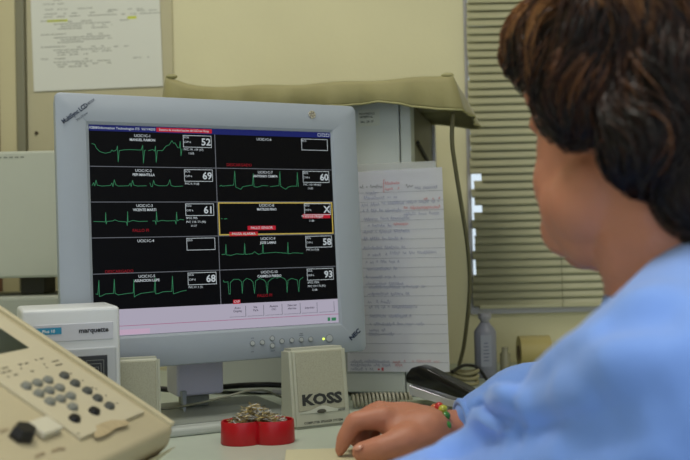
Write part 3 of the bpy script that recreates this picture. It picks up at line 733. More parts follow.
# ------------------------------------------------------------------ speakers
def speaker(M, W, H, D, label, logo=True, tilt=.15):
    sp = thing('computer_speaker', label, 'speaker', M=M)
    b = bmesh.new()
    s_ = math.tan(tilt)
    t = bmesh.new()
    fr = [(-W/2, 0, 0), (W/2, 0, 0), (W/2, s_*H, H), (-W/2, s_*H, H)]
    bk_ = [(-W/2, D, 0), (W/2, D, 0), (W/2*.95, D, H*.98), (-W/2*.95, D, H*.98)]
    a = [t.verts.new(p) for p in fr]; c = [t.verts.new(p) for p in bk_]
    t.faces.new(a); t.faces.new(c[::-1])
    for i in range(4): t.faces.new((a[i], c[i], c[(i+1) % 4], a[(i+1) % 4]))
    bmesh.ops.bevel(t, geom=t.edges[:], offset=.004, segments=3, affect='EDGES'); merge(b, t)
    smooth_by_angle(obj('housing', b, mat('speaker_plastic', (176,178,162), .45), sp))
    # front plane frame: x right, y up the slanted face
    F = Matrix.Rotation(PI/2-tilt, 4, 'X')
    L = H/math.cos(tilt)
    gm = MATS.get('speaker_grille')
    if not gm:
        gm = mat('speaker_grille', (150,152,134), .7)
        nt = gm.node_tree; vo = nt.nodes.new('ShaderNodeTexVoronoi'); vo.inputs['Scale'].default_value = 900
        tc = nt.nodes.new('ShaderNodeTexCoord'); nt.links.new(tc.outputs['Object'], vo.inputs['Vector'])
        cr = nt.nodes.new('ShaderNodeMapRange'); cr.inputs[1].default_value = .1; cr.inputs[2].default_value = .45; cr.inputs[3].default_value = .62; cr.inputs[4].default_value = 1.05
        vm = nt.nodes.new('ShaderNodeVectorMath'); vm.operation = 'SCALE'; vm.inputs[0].default_value = srgb((160,160,142))
        nt.links.new(vo.outputs['Distance'], cr.inputs[0]); nt.links.new(cr.outputs[0], vm.inputs['Scale']); nt.links.new(vm.outputs[0], nt.nodes['Principled BSDF'].inputs['Base Color'])
    b = bmesh.new(); m_ = W*.09
    box(b, -W/2+m_, W/2-m_, L*.215, L*.955, -.001, .0016, .0012, 2); 
    g = obj('grille', b, gm, sp, M=F)
    if logo:
        b = bmesh.new(); pts = []
        for i in range(13):
            x = -W/2+m_+(W-2*m_)*i/12; pts.append((x, L*.215 + .006*math.exp(-((x-0)/.014)**2)))
        for (p, q) in zip(pts, pts[1:]):
            f = b.faces.new([b.verts.new(v) for v in ((p[0], L*.19, .0012), (q[0], L*.19, .0012), (q[0], q[1], .0022), (p[0], p[1], .0022))])
        obj('lower_trim', b, mat('speaker_trim', (200,202,190), .45), sp, M=F)
        b = bmesh.new(); lathe(b, [(.0, .0), (.0058, .0), (.0065, .0006), (.0, .0014)], 24, M=Matrix.Translation((-.002, L*.205, .0022)), sy=.42); obj('control_knob', b, mat('knob_dark', (70,70,62), .5), sp, M=F)
        b = bmesh.new(); text_bm(b, 'KOSS', 0, L*.35, .0185, bold=.05, sx=1.28); obj('maker_logo', b, mat('logo_dark', (44,46,46), .5), g); bpy.data.objects[g.name].children[0].location = (0, 0, .0020)
        b = bmesh.new(); text_bm(b, 'COMPUTER SPEAKER SYSTEM', 0, L*.075, .0040, bold=.03, sx=1.05); text_bm(b, 'HD/50', W*.33, L*.2, .0036, bold=.02)
        o = obj('model_lettering', b, mat('logo_dark', (44,46,46), .5), sp, M=F @ Matrix.Translation((0, 0, .0024)))
    else:
        b = bmesh.new(); cyl(b, (.0, L*.5, .001), (.0, L*.5, .003), .002, n=12); obj('logo_stud', b, mat('knob_dark', (70,70,62), .5), sp, M=F)
    return sp
sY = math.radians(25)
p = onplane(323.5, 427.5, V((0, 0, DZ)), V((0, 0, 1)))
speaker(Matrix.Translation(p) @ Matrix.Rotation(sY, 4, 'Z'), .081, .103, .05, 'beige computer speaker right of the red clip dish', tilt=.13)
p = V((at(137, 400, 1.155).x, 1.155, DZ))
speaker(Matrix.Translation(p) @ Matrix.Rotation(math.radians(14), 4, 'Z'), .058, .104, .032, 'beige computer speaker between white recorder and monitor stand', logo=False, tilt=.05)

# ------------------------------------------------------------------ keypad machine in the foreground
kb = V((.223, .975, 0)).normalized(); ka = V((.83, -.19, -.52)); ka = (ka - kb*ka.dot(kb)).normalized(); kn = ka.cross(kb).normalized()
if kn.z < 0: kn = -kn
K0 = V((-.166, .90, .817))
KM = basis(K0, ka, kb, kn); KI = KM.inverted()
def KQ(u, v, h=0):
    p = KI @ onplane(u, v, K0+kn*h, kn); return (p.x, p.y)
kt = thing('keypad_machine', 'beige medical machine with sloping keypad in the left foreground', 'medical machine', loc=(K0.x-.1, K0.y-.12, DZ))
KT = Matrix.Translation((K0.x-.1, K0.y-.12, DZ)).inverted() @ KM
beige = mat('machine_beige', (186,176,146), .5, noise=.025, nscale=18, bump=.08, bscale=300)
# body: cross-section perpendicular to kb (u = horizontal run, z)
kh = V((ka.x, ka.y, 0)).normalized()
KB = Matrix.Translation((K0.x-.1, K0.y-.12, DZ)).inverted() @ basis(V((K0.x, K0.y, 0)), kh, kb, V((0, 0, 1)))
sl = abs(ka.z)/V((ka.x, ka.y)).length
zt0 = K0.z
b = bmesh.new()
sec = [(-.27, DZ+.004), (-.050, DZ+.004), (-.036, DZ+.026), (-.006, zt0-.018), (-.001, zt0), (-.27, zt0+.269*sl)]
prism(b, sec, -.30, .0, .005, 3); smooth_by_angle(obj('housing', b, beige, kt, M=KB), 35)
# rim along the far edge
b = bmesh.new(); box(b, -.31, -.002, -.006, .001, -.002, .003, .0012, 2); obj('edge_rim', b, mat('machine_rim', (194,185,154), .45), kt, M=KT)
# front lip band below plate and undercut moulding
b = bmesh.new(); prism(b, [(-.056, DZ), (-.032, DZ+.024), (-.001, zt0-.020), (-.007, zt0-.022), (-.040, DZ+.026), (-.066, DZ)], -.30, .004, .001, 2); obj('lower_moulding', b, mat('moulding_cream', (206,196,166), .45), kt, M=KB)
# raised key plate
pA = KQ(143, 410, .003); pB = KQ(84, 439, .003); pE = KQ(22, 326, .003)
x_f = (pA[0]+pB[0])/2; y_far = min(-.012, pA[1]); y_near = pB[1]
b = bmesh.new(); box(b, -.33+.0, x_f, y_near, y_far, -.001, .003, .0008, 2)
plate = obj('key_plate', b, mat('plate_cream', (196,188,162), .45, noise=.02, nscale=30), kt, M=KT)
# lower tray nearer the viewer
# display
b = bmesh.new()
dsc = [KQ(*p, .003) for p in ((29, 348), (0, 328), (2, 357))]
x1_ = dsc[0][0]; ya, yb = dsc[0][1], dsc[0][1]-.065
box(b, x1_-.035, x1_, yb, ya, .0028, .0034); obj('display_window', b, mat('lcd_dark_green', (52,58,44), .25), plate)
# keys
key_m = mat('key_grey', (128,130,122), .4); key_d = mat('key_slate', (82,84,80), .4); key_k = mat('key_black', (24,22,22), .4)
def key(u, v, m_, r=.0048, label=None):
    x, y = KQ(u, v+1.5, .003)
    t = bmesh.new(); lathe(t, [(0, 0), (r, 0), (r, .0012), (r*.8, .0035), (r*.55, .0040), (0, .0040)], 12, M=Matrix.Translation((x, y, .0028)), sy=1.25)
    return obj('key', t, m_, plate, smooth=False, label=label)
sc7 = 2.706
for (a, c_) in ((70,258),(100,250),(129,242),(104,278),(132,270),(160,263),(134,300),(163,293),(190,285),(195,315)):
    key(a/sc7, 290+c_/sc7, key_m)
for (a, c_) in ((173,230),(202,251),(235,271),(263,291),(295,312)): key(a/sc7, 290+c_/sc7, key_d)
for (a, c_) in ((201,346),(254,326)): key(a/sc7, 290+c_/sc7, key_k, .0052, 'black rounded key')
b = bmesh.new()
def kdash(u, v, w):
    x, y = KQ(u, v, .003); 
    n_ = max(1, int(w/.0022))
    for k in range(n_): quad(b, x-.0009, y+k*.0032, x+.0009, y+.0022+k*.0032)
for (a, c_, w) in ((5,213,.008),(50,203,.006),(67,200,.006),(95,190,.004),(108,187,.006),(5,225,.006),(20,221,.006),(55,213,.002),(118,202,.002),(140,195,.01),(20,236,.004),(38,231,.006),(82,221,.006),(125,211,.003),(150,205,.009),
    (190,227,.002),(222,246,.003),(248,265,.004),(258,268,.004),(285,287,.003),(315,307,.004),(210,390,.002)):
    kdash(a/sc7, 290+c_/sc7, w)
o = obj('key_lettering', b, mat('key_ink', (58,52,44), .6), plate); o.location = (0, 0, .0033)
# brown stain at the foot of the plate (a shape of its own)
b = bmesh.new()
st_p = [(252,392),(262,378),(258,368),(274,360),(300,352),(338,352),(352,360),(340,368),(312,374),(298,386),(278,396),(262,400)]
vs = [b.verts.new((*KQ(a/sc7, 290+c_/sc7, .003), 0)) for a, c_ in st_p]; f = b.faces.new(vs); bmesh.ops.triangulate(b, faces=[f])
o = obj('stain', b, mat('stain_tan', (178,162,128), .6, noise=.12, nscale=120), plate); o.location = (0, 0, .0032)
# selector knob with white lever on the near shelf
kx, ky = KQ(21, 437, 0)
b = bmesh.new(); lathe(b, [(0, 0), (.0095, 0), (.0095, .003), (.0078, .009), (0, .009)], 6, M=Matrix.Translation((kx, ky, 0.0002)), sy=1.3); obj('selector_knob', b, key_k, kt, M=KT, label='black faceted knob')
b = bmesh.new(); lx, ly = KQ(41, 430, 0); box(b, lx-.008, lx+.010, ly-.013, ly+.016, .0002, .006, .0015, 2); obj('white_switch', b, mat('switch_cream', (206,202,182), .4), kt, M=KT)
b = bmesh.new()
for (a, c_, w) in ((95,452,4), (140,438,4), (165,433,2), (0,384,3)):
    x, y = KQ(a/sc7, 290+c_/sc7, 0); 
    for k in range(w): quad(b, x-.001, y+k*.0035, x+.001, y+.0025+k*.0035)
o = obj('shelf_lettering', b, mat('faint_tan_ink', (140,120,96), .6), kt, M=KT @ Matrix.Translation((0, 0, .0006)))
for k in range(4):
    b = bmesh.new(); px_, py_ = (-.25 if k % 2 else -.03), (-.27 if k < 2 else -.03); cyl(b, (px_, py_, DZ), (px_, py_, DZ+.005), .008, n=12); obj('foot', b, mat('rubber', (30,30,30), .8), kt, M=KB)

# ------------------------------------------------------------------ red clip dish
dc = onplane(256.5, 446, V((0, 0, DZ)), V((0, 0, 1)))
dish_c = V((dc.x, dc.y+.019, DZ))
rd_ = thing('clip_dish', 'red double round dish full of clips on the worktop', 'dish', loc=dish_c, rz=.06)
r1, off = .0245, .0195
def outline(r, n=28):
    out = []
    th = math.acos(min(1, off/r))
    for i in range(n+1):
        a = -PI+th + (2*PI-2*th)*i/n; out.append((off+r*math.cos(a), .82*r*math.sin(a)))
    for i in range(1, n):
        a = th + (2*PI-2*th)*i/n; out.append((-off+r*math.cos(a), .82*r*math.sin(a)))
    return out
b = bmesh.new(); lv = []
for r, z in ((r1*.98, 0), (r1+.0008, .002), (r1, .0265), (r1-.0008, .0278), (r1-.0022, .0275), (r1-.003, .004)):
    lv.append([b.verts.new((x, y, z)) for x, y in outline(r)])
for A, B in zip(lv, lv[1:]):
    for i in range(len(A)):
        j = (i+1) % len(A); b.faces.new((A[i], A[j], B[j], B[i]))
b.faces.new(lv[0][::-1]); b.faces.new(lv[-1])
smooth_by_angle(obj('dish_body', b, mat('red_plastic', (178,16,28), .32), rd_), 35)
b = bmesh.new()
for k in range(520):
    c_ = random.choice((-1, 1))*off; rr = r1*.86*math.sqrt(random.random()); a = random.uniform(0, 2*PI)
    x, y = c_*random.uniform(.2, 1.05)+rr*math.cos(a)*.8, rr*math.sin(a)*.8
    hmax = .028 + .019*math.exp(-((x+.0035)/.017)**2) * (1-.5*abs(y)/r1)
    z = .010+(hmax-.010)*random.random()**.4
    d = V((random.uniform(-1, 1), random.uniform(-1, 1), random.uniform(-.35, .35))).normalized()
    L = random.uniform(.005, .010)
    s_ = d.cross(V((random.uniform(-1,1), random.uniform(-1,1), random.uniform(-1,1)))).normalized()*.0017
    p0, p1 = V((x, y, z))-d*L, V((x, y, z))+d*L
    for pnt in (p0, p1):
        rad = V((abs(pnt.x)-off, pnt.y))
        if abs(pnt.x) < off: rad = V((0, pnt.y))
        lim = (r1-.0045)*.82
        if rad.length > lim and pnt.z < .030:
            rad = rad*(lim/rad.length)
            if abs(pnt.x) >= off: pnt.x = math.copysign(off+rad.x, pnt.x)
            pnt.y = rad.y
        pnt.z = max(pnt.z, .0055)
    if random.random() < .5: tube(b, [p0, p1], .00035, 4, mi=k % 3)
    else: tube(b, [p0, p1, p1+s_, p0+s_+d*.003, p0+s_*.5+d*.002, p1-d*.002+s_*.5], .00033, 4, mi=k % 3)
pins = obj('paper_clips', b, [mat('clip_brass', (210,190,130), .4, .8), mat('clip_steel', (226,226,226), .4, .7), mat('clip_dark', (130,116,80), .4, .8)])
pins.location = dish_c; pins.rotation_euler = (0, 0, .06)
tag(pins, 'tangled heap of silver and brass wire clips filling the red dish', 'paper clips', kind='stuff')

# ------------------------------------------------------------------ cables under the monitor
b = bmesh.new(); tube(b, catmull([V((-.33,1.43,DZ+.03)), at(180, 390, 1.42), at(222, 387, 1.41), at(252, 385, 1.40), at(283, 385.5, 1.40), at(330, 392, 1.41)], 8), .0042, 8)
tag(obj('black_cable', b, mat('black_rubber', (20,20,20), .4)), 'thick black cable running behind the monitor stand', 'cable')
b = bmesh.new(); tube(b, catmull([at(150, 409, 1.27), at(172, 408, 1.28), at(200, 403, 1.26), at(228, 396, 1.25), at(250, 390.5, 1.27), at(266, 391, 1.30), at(284, 398, 1.33), at(310, 404, 1.33)], 8), .0016, 8)
tag(obj('grey_wire', b, mat('grey_cable', (120,122,108), .5)), 'thin grey wire lying across the monitor stand', 'cable')
b = bmesh.new(); tube(b, catmull([at(246, 391, 1.33), at(262, 392, 1.33), at(276, 392, 1.34)], 6), .0014, 6); cyl(b, at(272, 391.6, 1.34), at(286, 393, 1.34), .0035, n=10)
tag(obj('audio_plug', b, mat('plug_grey', (150,152,150), .4)), 'small grey plug on a wire left of the speaker', 'plug')
# coiled phone cord
b = bmesh.new()
a0, a1 = at(352, 402, 1.36), at(412, 400, 1.37); a0.z = a1.z = DZ+.0115; pts = []
for i in range(15*14+1):
    t_ = i/(15*14); c_ = a0.lerp(a1, t_); an = 2*PI*i/14
    pts.append(c_+V((0.0, .0085*math.cos(an), .0085*math.sin(an)))+V((.0, .006*math.sin(t_*5), 0)))
tube(b, pts, .0022, 6)
tag(obj('telephone_cable', b, mat('cord_grey', (158,156,138), .45)), 'grey curly telephone cord between the speaker and stapler', 'cord')

# ------------------------------------------------------------------ tray + stapler
b = bmesh.new(); tb = V((.175, 1.30, DZ)); MT = Matrix.Translation(tb) @ Matrix.Rotation(-.06, 4, 'Z')
ty = thing('desk_tray', 'low pale green tray under the black stapler', 'tray', M=MT)
box(b, -.105, .12, -.045, .05, 0, .006, .002); obj('tray_base', b, mat('tray_green', (150,156,132), .45), ty)
b = bmesh.new(); box(b, -.105, .12, .046, .05, .006, .012, .001); box(b, -.105, .12, -.045, -.041, .006, .012, .001); obj('tray_rim', b, mat('tray_green', (150,156,132), .45), ty)
SM = Matrix.Translation((.097, 1.322, DZ+.0062)) @ Matrix.Rotation(-.62, 4, 'Z')
sp_ = thing('stapler', 'black stapler with shiny metal magazine beside the wrist', 'stapler', M=SM)
b = bmesh.new()
prism(b, [(-.014, .035), (-.015, .045), (-.006, .056), (.008, .060), (.022, .057), (.06, .041), (.12, .018), (.12, .008), (.06, .022)], -.009, .013, .003, 3)
smooth_by_angle(obj('handle', b, mat('stapler_black', (16,16,18), .22), sp_), 50)
b = bmesh.new(); prism(b, [(-.010, .032), (.05, .018), (.12, .006), (.12, .0015), (.05, .008), (-.010, .018)], -.0075, .0115, .0008, 1); obj('magazine', b, mat('stapler_chrome', (232,230,240), .3, .8), sp_)
b = bmesh.new(); prism(b, [(-.017, 0), (.12, 0), (.12, .004), (-.017, .003)], -.009, .013, .001, 2); obj('base', b, mat('stapler_black', (16,16,18), .22), sp_)

# ------------------------------------------------------------------ pad under the hand
PADZ = .011
pm = Matrix.Translation((.03, .99, DZ)) @ Matrix.Rotation(.03, 4, 'Z')
pd = thing('writing_pad', 'cream writing pad under the curled hand', 'pad', M=pm)
b = bmesh.new(); box(b, -.098, .045, -.055, .058, 0, PADZ-.0015, .0015, 2); obj('pages', b, mat('pad_pages', (196,190,160), .7), pd)
b = bmesh.new(); box(b, -.099, .046, -.056, .059, PADZ-.0016, PADZ, .0006); obj('cover', b, mat('pad_cream', (206,200,166), .6), pd)
# ------------------------------------------------------------------ seated person
person = thing('person', 'person with dark wavy hair in a blue shirt, seated, hand on the pad', 'person', loc=(.40, .66, 0))
PL = Matrix.Translation((-.40, -.66, 0))
skin = mat('skin', (194,130,104), .5, noise=.05, nscale=40, sub=.12, bump=.1, bscale=250)
HC = V((.228, .735, 1.080))                 # centre of the skull
fd = V((-.45, .85, -.15)).normalized()                # where the face points
hx = fd.cross(V((0, 0, 1))).normalized()    # the head's right
hz = hx.cross(fd).normalized()
HM = basis(HC, hx, fd, hz)
def H_(x, y, z): return HM @ V((x, y, z))
b = bmesh.new(); hd = bmesh.new()
ell(hd, (0, -.012, .028), (.073, .090, .085))
ell(hd, (0, .030, -.025), (.059, .060, .080))
ell(hd, (0, .038, -.066), (.048, .046, .042))
ell(hd, (0, .072, -.094), (.021, .018, .016))
for s in (-1, 1):
    ell(hd, (s*.031, .050, -.040), (.026, .030, .036)); ell(hd, (s*.046, .012, -.064), (.024, .040, .034)); ell(hd, (s*.026, .056, -.076), (.024, .030, .026))
    ell(hd, (s*.024, .068, .014), (.022, .015, .010)); ell(hd, (s*.073, -.012, .004), (.006, .015, .026)); ell(hd, (s*.009, .092, -.040), (.007, .008, .007))
ell(hd, (0, .060, .040), (.052, .028, .036))
capsules(hd, [(0, .080, .008), (0, .091, -.016), (0, .099, -.034)], [.008, .009, .011])
ell(hd, (0, .090, -.062), (.022, .009, .006)); ell(hd, (0, .086, -.072), (.019, .010, .007))
ell(hd, (0, -.040, -.045), (.052, .050, .045))
merge(b, hd, HM)
# neck, trunk
for s in (-1, 1): ell(b, (s*.028, .036, -.060), (.034, .040, .042), HM); ell(b, (s*.020, .022, -.088), (.036, .042, .030), HM)
capsules(b, [H_(0, -.020, -.050), H_(0, -.022, -.100), V((.268, .700, .925))], [.060, .061, .070])
chest = V((.315, .66, .80)); belly = V((.37, .66, .64)); hip = V((.43, .66, .53))
SHL = V((.200, .570, .888)); SHR = V((.335, .86, .895))
capsules(b, [V((.285, .69, .925)), chest], [.065, .10]); capsules(b, [chest, belly, hip], [.105, .108, .12])
for s in (-1, 1):
    capsules(b, [chest+V((0, s*.055, .01)), belly+V((0, s*.05, 0)), hip+V((0, s*.07, 0))], [.095, .09, .105])
    sh = SHL if s < 0 else SHR
    capsules(b, [V((.285, .69, .93)), sh], [.05, .048])
ELL = V((.108, .722, .786)); WRL = V((-.095, .600, .779))
ELR = V((.345, 1.060, .800)); WRR = V((.106, 1.018, .782))
def arm(sh, el, wr): capsules(b, [sh, sh.lerp(el, .5), el], [.048, .041, .036]); capsules(b, [el, el.lerp(wr, .35), wr], [.036, .034, .0235])
arm(SHL, ELL, WRL); arm(SHR, ELR, WRR)
# legs, seated facing -x under the desk side
KNL = V((.0, .50, .50)); KNR = V((.0, .80, .50)); ANL = V((-.02, .50, .09)); ANR = V((.02, .80, .09))
for hp, kn_, an_ in ((hip+V((0, -.09, -.01)), KNL, ANL), (hip+V((0, .09, -.01)), KNR, ANR)):
    capsules(b, [hp, hp.lerp(kn_, .5), kn_], [.085, .075, .055]); capsules(b, [kn_, kn_.lerp(an_, .4), an_], [.055, .052, .036])
    capsules(b, [an_+V((.02, 0, -.04)), an_+V((-.07, 0, -.055)), an_+V((-.15, 0, -.065))], [.034, .032, .024])
# hands: every digit its own chain rooted in the palm
def hand(wr, mcps, chains, thumb, pr=.0145):
    for mc in mcps:
        capsules(b, [wr, wr.lerp(mc, .5), mc], [.0215, .0165, .0118])
    for a, c_ in zip(mcps, mcps[1:]): capsules(b, [a.lerp(wr, .15), c_.lerp(wr, .15)], [.012, .012])
    for ch, rr in chains: capsules(b, ch, rr)
    capsules(b, thumb[0], thumb[1])
PZ = DZ+PADZ
I0, M0, R0, L0 = V((.038, 1.002, .802)), V((.033, 1.022, .804)), V((.040, 1.042, .798)), V((.052, 1.060, .789))
fr = [.0135, .0108, .0098, .0070]
hand(WRR, [I0, M0, R0, L0], [
    ([I0, V((.006, 1.003, .799)), V((-.0045, 1.005, .782)), V((-.0105, 1.006, PZ+.0065))], fr),
    ([M0, V((.010, 1.024, .795)), V((.001, 1.028, .781)), V((.009, 1.026, PZ+.009))], fr),
    ([R0, V((.018, 1.044, .789)), V((.009, 1.040, .778)), V((.018, 1.034, PZ+.009))], fr),
    ([L0, V((.032, 1.062, .782)), V((.023, 1.056, .774)), V((.030, 1.048, PZ+.008))], [.0105, .0088, .0078, .0066])],
    ([V((.092, 1.000, .781)), V((.062, .978, .782)), V((.036, .970, .777)), V((.012, .974, PZ+.0112))], [.0235, .0190, .0142, .0112]))
capsules(b, [V((.085, .997, .789)), V((.050, 1.000, .791)), V((.040, 1.012, .796))], [.024, .0165, .014])
capsules(b, [WRR, WRR.lerp(M0, .55), M0+V((.006, 0, -.004))], [.0245, .0215, .0165])
lf = (WRL-ELL).normalized(); lf.z = 0; lf.normalize(); ls = V((-lf.y, lf.x, 0))
h2 = [WRL+lf*(.080-.06*abs(y-.005)*2)+ls*y+V((0, 0, -.006)) for y in (-.030, -.010, .010, .029)]
hand(WRL, h2, [([m_, m_+lf*.034+V((0, 0, .002)), m_+lf*.055+V((0, 0, -.004)), m_+lf*.070+V((0, 0, -.010))], fr) for m_ in h2], ([WRL+ls*-.012, WRL+lf*.03+ls*-.036, WRL+lf*.055+ls*-.052+V((0, 0, -.006)), WRL+lf*.078+ls*-.058+V((0, 0, -.010))], [.018, .014, .0105, .0085]))
body = remeshed('body', b, .0034, skin, person, smooth=5, fac=.5)
body.matrix_basis = PL
# eyes, brows, lips
for s in (-1, 1):
    b = bmesh.new(); ell(b, H_(s*.026, .072, .000), .0100, sub=2); 
    o = obj('eye', b, mat('eye_white', (225,222,215), .2), person, smooth=True, M=PL)
    b = bmesh.new(); ell(b, H_(s*.026, .0795, -.0005), (.0045, .0045, .0045), sub=2); obj('iris', b, mat('iris_brown', (58,36,22), .2), o, smooth=True)
    b = bmesh.new(); capsules(b, [H_(s*.012, .083, .019), H_(s*.025, .081, .023), H_(s*.037, .074, .019)], [.0025, .003, .002]); obj('eyebrow', b, mat('brow_hair', (40,26,18), .7), person, smooth=True, M=PL)
b = bmesh.new(); ell(b, (0, 0, 0), (.020, .004, .003)); ell(b, (0, -.003, -.007), (.016, .004, .004)); bmesh.ops.transform(b, matrix=HM @ Matrix.Translation((0, .098, -.062)), verts=b.verts[:])
obj('lips', b, mat('lip_skin', (176,92,84), .4), person, smooth=True, M=PL)
# finger nails that show
nail = mat('nail', (206,146,122), .25)
for p_, ax_, nn in ((V((.0085, .9660, PZ+.0170)), V((-1, .15, -.28)), V((-.25, -.62, .74))),):
    ax_.normalize(); nn = (nn-ax_*nn.dot(ax_)).normalized(); b = bmesh.new(); ell(b, (0, 0, 0), (.0058, .0042, .0014), sub=2)
    bmesh.ops.transform(b, matrix=basis(p_+nn*.0012, ax_, nn.cross(ax_), nn), verts=b.verts[:]); obj('fingernail', b, nail, person, smooth=True, M=PL)
# shirt
from mathutils.bvhtree import BVHTree
b = bmesh.new()
capsules(b, [V((.283, .69, .930)), chest], [.082, .125]); capsules(b, [chest, belly, hip+V((0, 0, .0))], [.128, .128, .138])
for s in (-1, 1):
    capsules(b, [chest+V((.0, s*.055, .01)), belly+V((0, s*.055, 0)), hip+V((0, s*.07, 0))], [.115, .112, .122])
capsules(b, [V((.285, .685, .930)), SHL+V((0, 0, .0))], [.074, .074]); capsules(b, [V((.285, .70, .930)), SHR], [.074, .070])
capsules(b, [chest+V((.04,0,.06)), V((.33, .60, .90)), SHL+V((.03, .02, -.01))], [.09, .08, .075])
capsules(b, [SHL, SHL.lerp(ELL, .35), SHL.lerp(ELL, .7)+V((.0, .0, .0)), ELL+V((0, 0, .002))], [.075, .068, .060, .050])
CUF = ELR.lerp(WRR, .83)+V((0, -.002, .004)); CUL = ELL.lerp(WRL, .85)
capsules(b, [ELL+V((0, 0, .004)), ELL.lerp(CUL, .5)+V((.004, 0, .004)), CUL], [.053, .044, .034])
capsules(b, [SHR, SHR.lerp(ELR, .5), ELR], [.070, .060, .052]); capsules(b, [ELR+V((0, 0, .004)), ELR.lerp(CUF, .4)+V((0, 0, .012)), ELR.lerp(CUF, .75)+V((0, 0, .014)), CUF+V((0, 0, .002))], [.050, .051, .049, .037])
# loose folds across the sleeve
for (p_, q_, r_) in ((SHL.lerp(ELL, .55)+V((-.035, .02, .035)), SHL.lerp(ELL, .4)+V((.06, -.01, .045)), .014), (SHL.lerp(ELL, .8)+V((-.03, .03, .03)), SHL.lerp(ELL, .6)+V((.07, .02, .03)), .013)):
    capsules(b, [p_, q_], [r_, r_])
shirt_m = mat('shirt_blue', (122,163,242), .8, noise=.03, nscale=9, bump=.35, bscale=70, sheen=.3)
shirt = remeshed('shirt', b, .0055, shirt_m, person, smooth=9, label='blue long sleeved shirt')
shirt.matrix_basis = PL
# carve folds into the cloth along flowing creases
sbvh = BVHTree.FromPolygons([v.co for v in shirt.data.vertices], [f.vertices[:] for f in shirt.data.polygons])
def on_shirt(u, v):
    hit = sbvh.ray_cast(CAM, ray(u, v).normalized())[0]
    return hit if hit else at(u, v, .75)
def crease(o, pts, width, depth):
    P_ = catmull(pts, 6)
    me = o.data
    nrm = [v.normal.copy() for v in me.vertices]
    for v in me.vertices:
        best = 9; bi = 0
        for i, (p, q) in enumerate(zip(P_, P_[1:])):
            d = q-p; t_ = max(0, min(1, (v.co-p).dot(d)/d.length_squared)); dd = (v.co-(p+d*t_)).length
            if dd < best: best = dd; bi = (i+t_)/(len(P_)-1)
        if best < width*3.5:
            e = math.sin(PI*min(1, max(0, bi)))**.4 if 0 < bi < 1 else 0
            s_ = best/width
            v.co += nrm[v.index]*e*(-depth*math.exp(-s_*s_) + depth*.55*math.exp(-(s_-1.9)**2))
crease(shirt, [on_shirt(*c) for c in ((472,421),(484,412),(498,411),(514,416))], .0065, .011)
crease(shirt, [on_shirt(*c) for c in ((425,452),(470,440),(530,426),(600,406),(670,384))], .014, .011)
crease(shirt, [on_shirt(*c) for c in ((486,400),(520,384),(560,368),(590,362))], .010, .006)
crease(shirt, [on_shirt(*c) for c in ((600,330),(640,318),(685,314))], .014, .006)
crease(shirt, [on_shirt(*c) for c in ((560,455),(620,440),(685,428))], .013, .008)
for C0, E0, W0 in ((CUF, ELR, WRR), (CUL, ELL, WRL)):
    b = bmesh.new(); dirf = (W0-E0).normalized(); cfr = dirf.to_track_quat('Z', 'Y').to_matrix()
    tube(b, [C0+dirf*.024+cfr @ V((math.cos(a/24*2*PI)*.027, math.sin(a/24*2*PI)*.027, 0)) for a in range(24)], .004, 8, closed=True); obj('cuff_hem', b, shirt_m, person, smooth=True, M=PL)
# collar
b = bmesh.new()
cc = V((.258, .706, .972)); cn = (H_(0, -.022, -.10)-V((.268, .70, .925))).normalized(); cf = cn.to_track_quat('Z', 'Y').to_matrix()
lo = [cc+cf @ V((math.cos(a/36*2*PI)*.074, math.sin(a/36*2*PI)*.074, -.035)) for a in range(36)]
up = [cc+cf @ V((math.cos(a/36*2*PI)*.063, math.sin(a/36*2*PI)*.063, .010)) for a in range(36)]
A = [b.verts.new(p) for p in lo]; B = [b.verts.new(p) for p in up]
D = [b.verts.new(cc+cf @ V((math.cos(a/36*2*PI)*.084, math.sin(a/36*2*PI)*.084, -.030))) for a in range(36)]
for i in range(36):
    j = (i+1) % 36; b.faces.new((A[i], A[j], B[j], B[i])); b.faces.new((B[i], B[j], D[j], D[i]))
o = obj('collar', b, shirt_m, person, smooth=True, M=PL); sm = o.modifiers.new('s', 'SOLIDIFY'); sm.thickness = .002; sm = o.modifiers.new('u', 'SUBSURF'); sm.levels = sm.render_levels = 1
# trousers, shoes, stool
b = bmesh.new()
capsules(b, [hip+V((0, -.07, .01)), hip+V((0, .07, .01))], [.132, .132])
for hp, kn_, an_ in ((hip+V((0, -.09, -.01)), KNL, ANL), (hip+V((0, .09, -.01)), KNR, ANR)):
    capsules(b, [hp, hp.lerp(kn_, .5), kn_], [.098, .088, .068]); capsules(b, [kn_, kn_.lerp(an_, .5), an_+V((0, 0, .02))], [.068, .064, .054])
o = remeshed('trousers', b, .008, mat('trousers_grey', (70,74,88), .85), person, smooth=6); o.matrix_basis = PL
for an_ in (ANL, ANR):
    b = bmesh.new(); capsules(b, [an_+V((.025, 0, -.042)), an_+V((-.07, 0, -.050)), an_+V((-.155, 0, -.058))], [.044, .040, .030])
    o = remeshed('shoe', b, .006, mat('shoe_black', (26,26,28), .4), person, smooth=4)
    for v in o.data.vertices: v.co.z = max(v.co.z, .002)
    o.matrix_basis = PL
stl = thing('stool', 'round grey stool under the seated person', 'stool', loc=(.43, .66, 0))
b = bmesh.new(); lathe(b, [(0, .345), (.17, .345), (.19, .36), (.19, .385), (.17, .395), (0, .395)], 36); obj('seat', b, mat('stool_grey', (80,80,84), .6), stl, smooth=True)
b = bmesh.new(); cyl(b, (0, 0, .05), (0, 0, .345), .022, n=16); obj('pole', b, mat('leg_metal', (120,122,120), .4, .6), stl)
b = bmesh.new(); lathe(b, [(0, 0), (.2, 0), (.2, .02), (.05, .05), (0, .05)], 36); obj('base', b, mat('leg_metal', (120,122,120), .4, .6), stl)

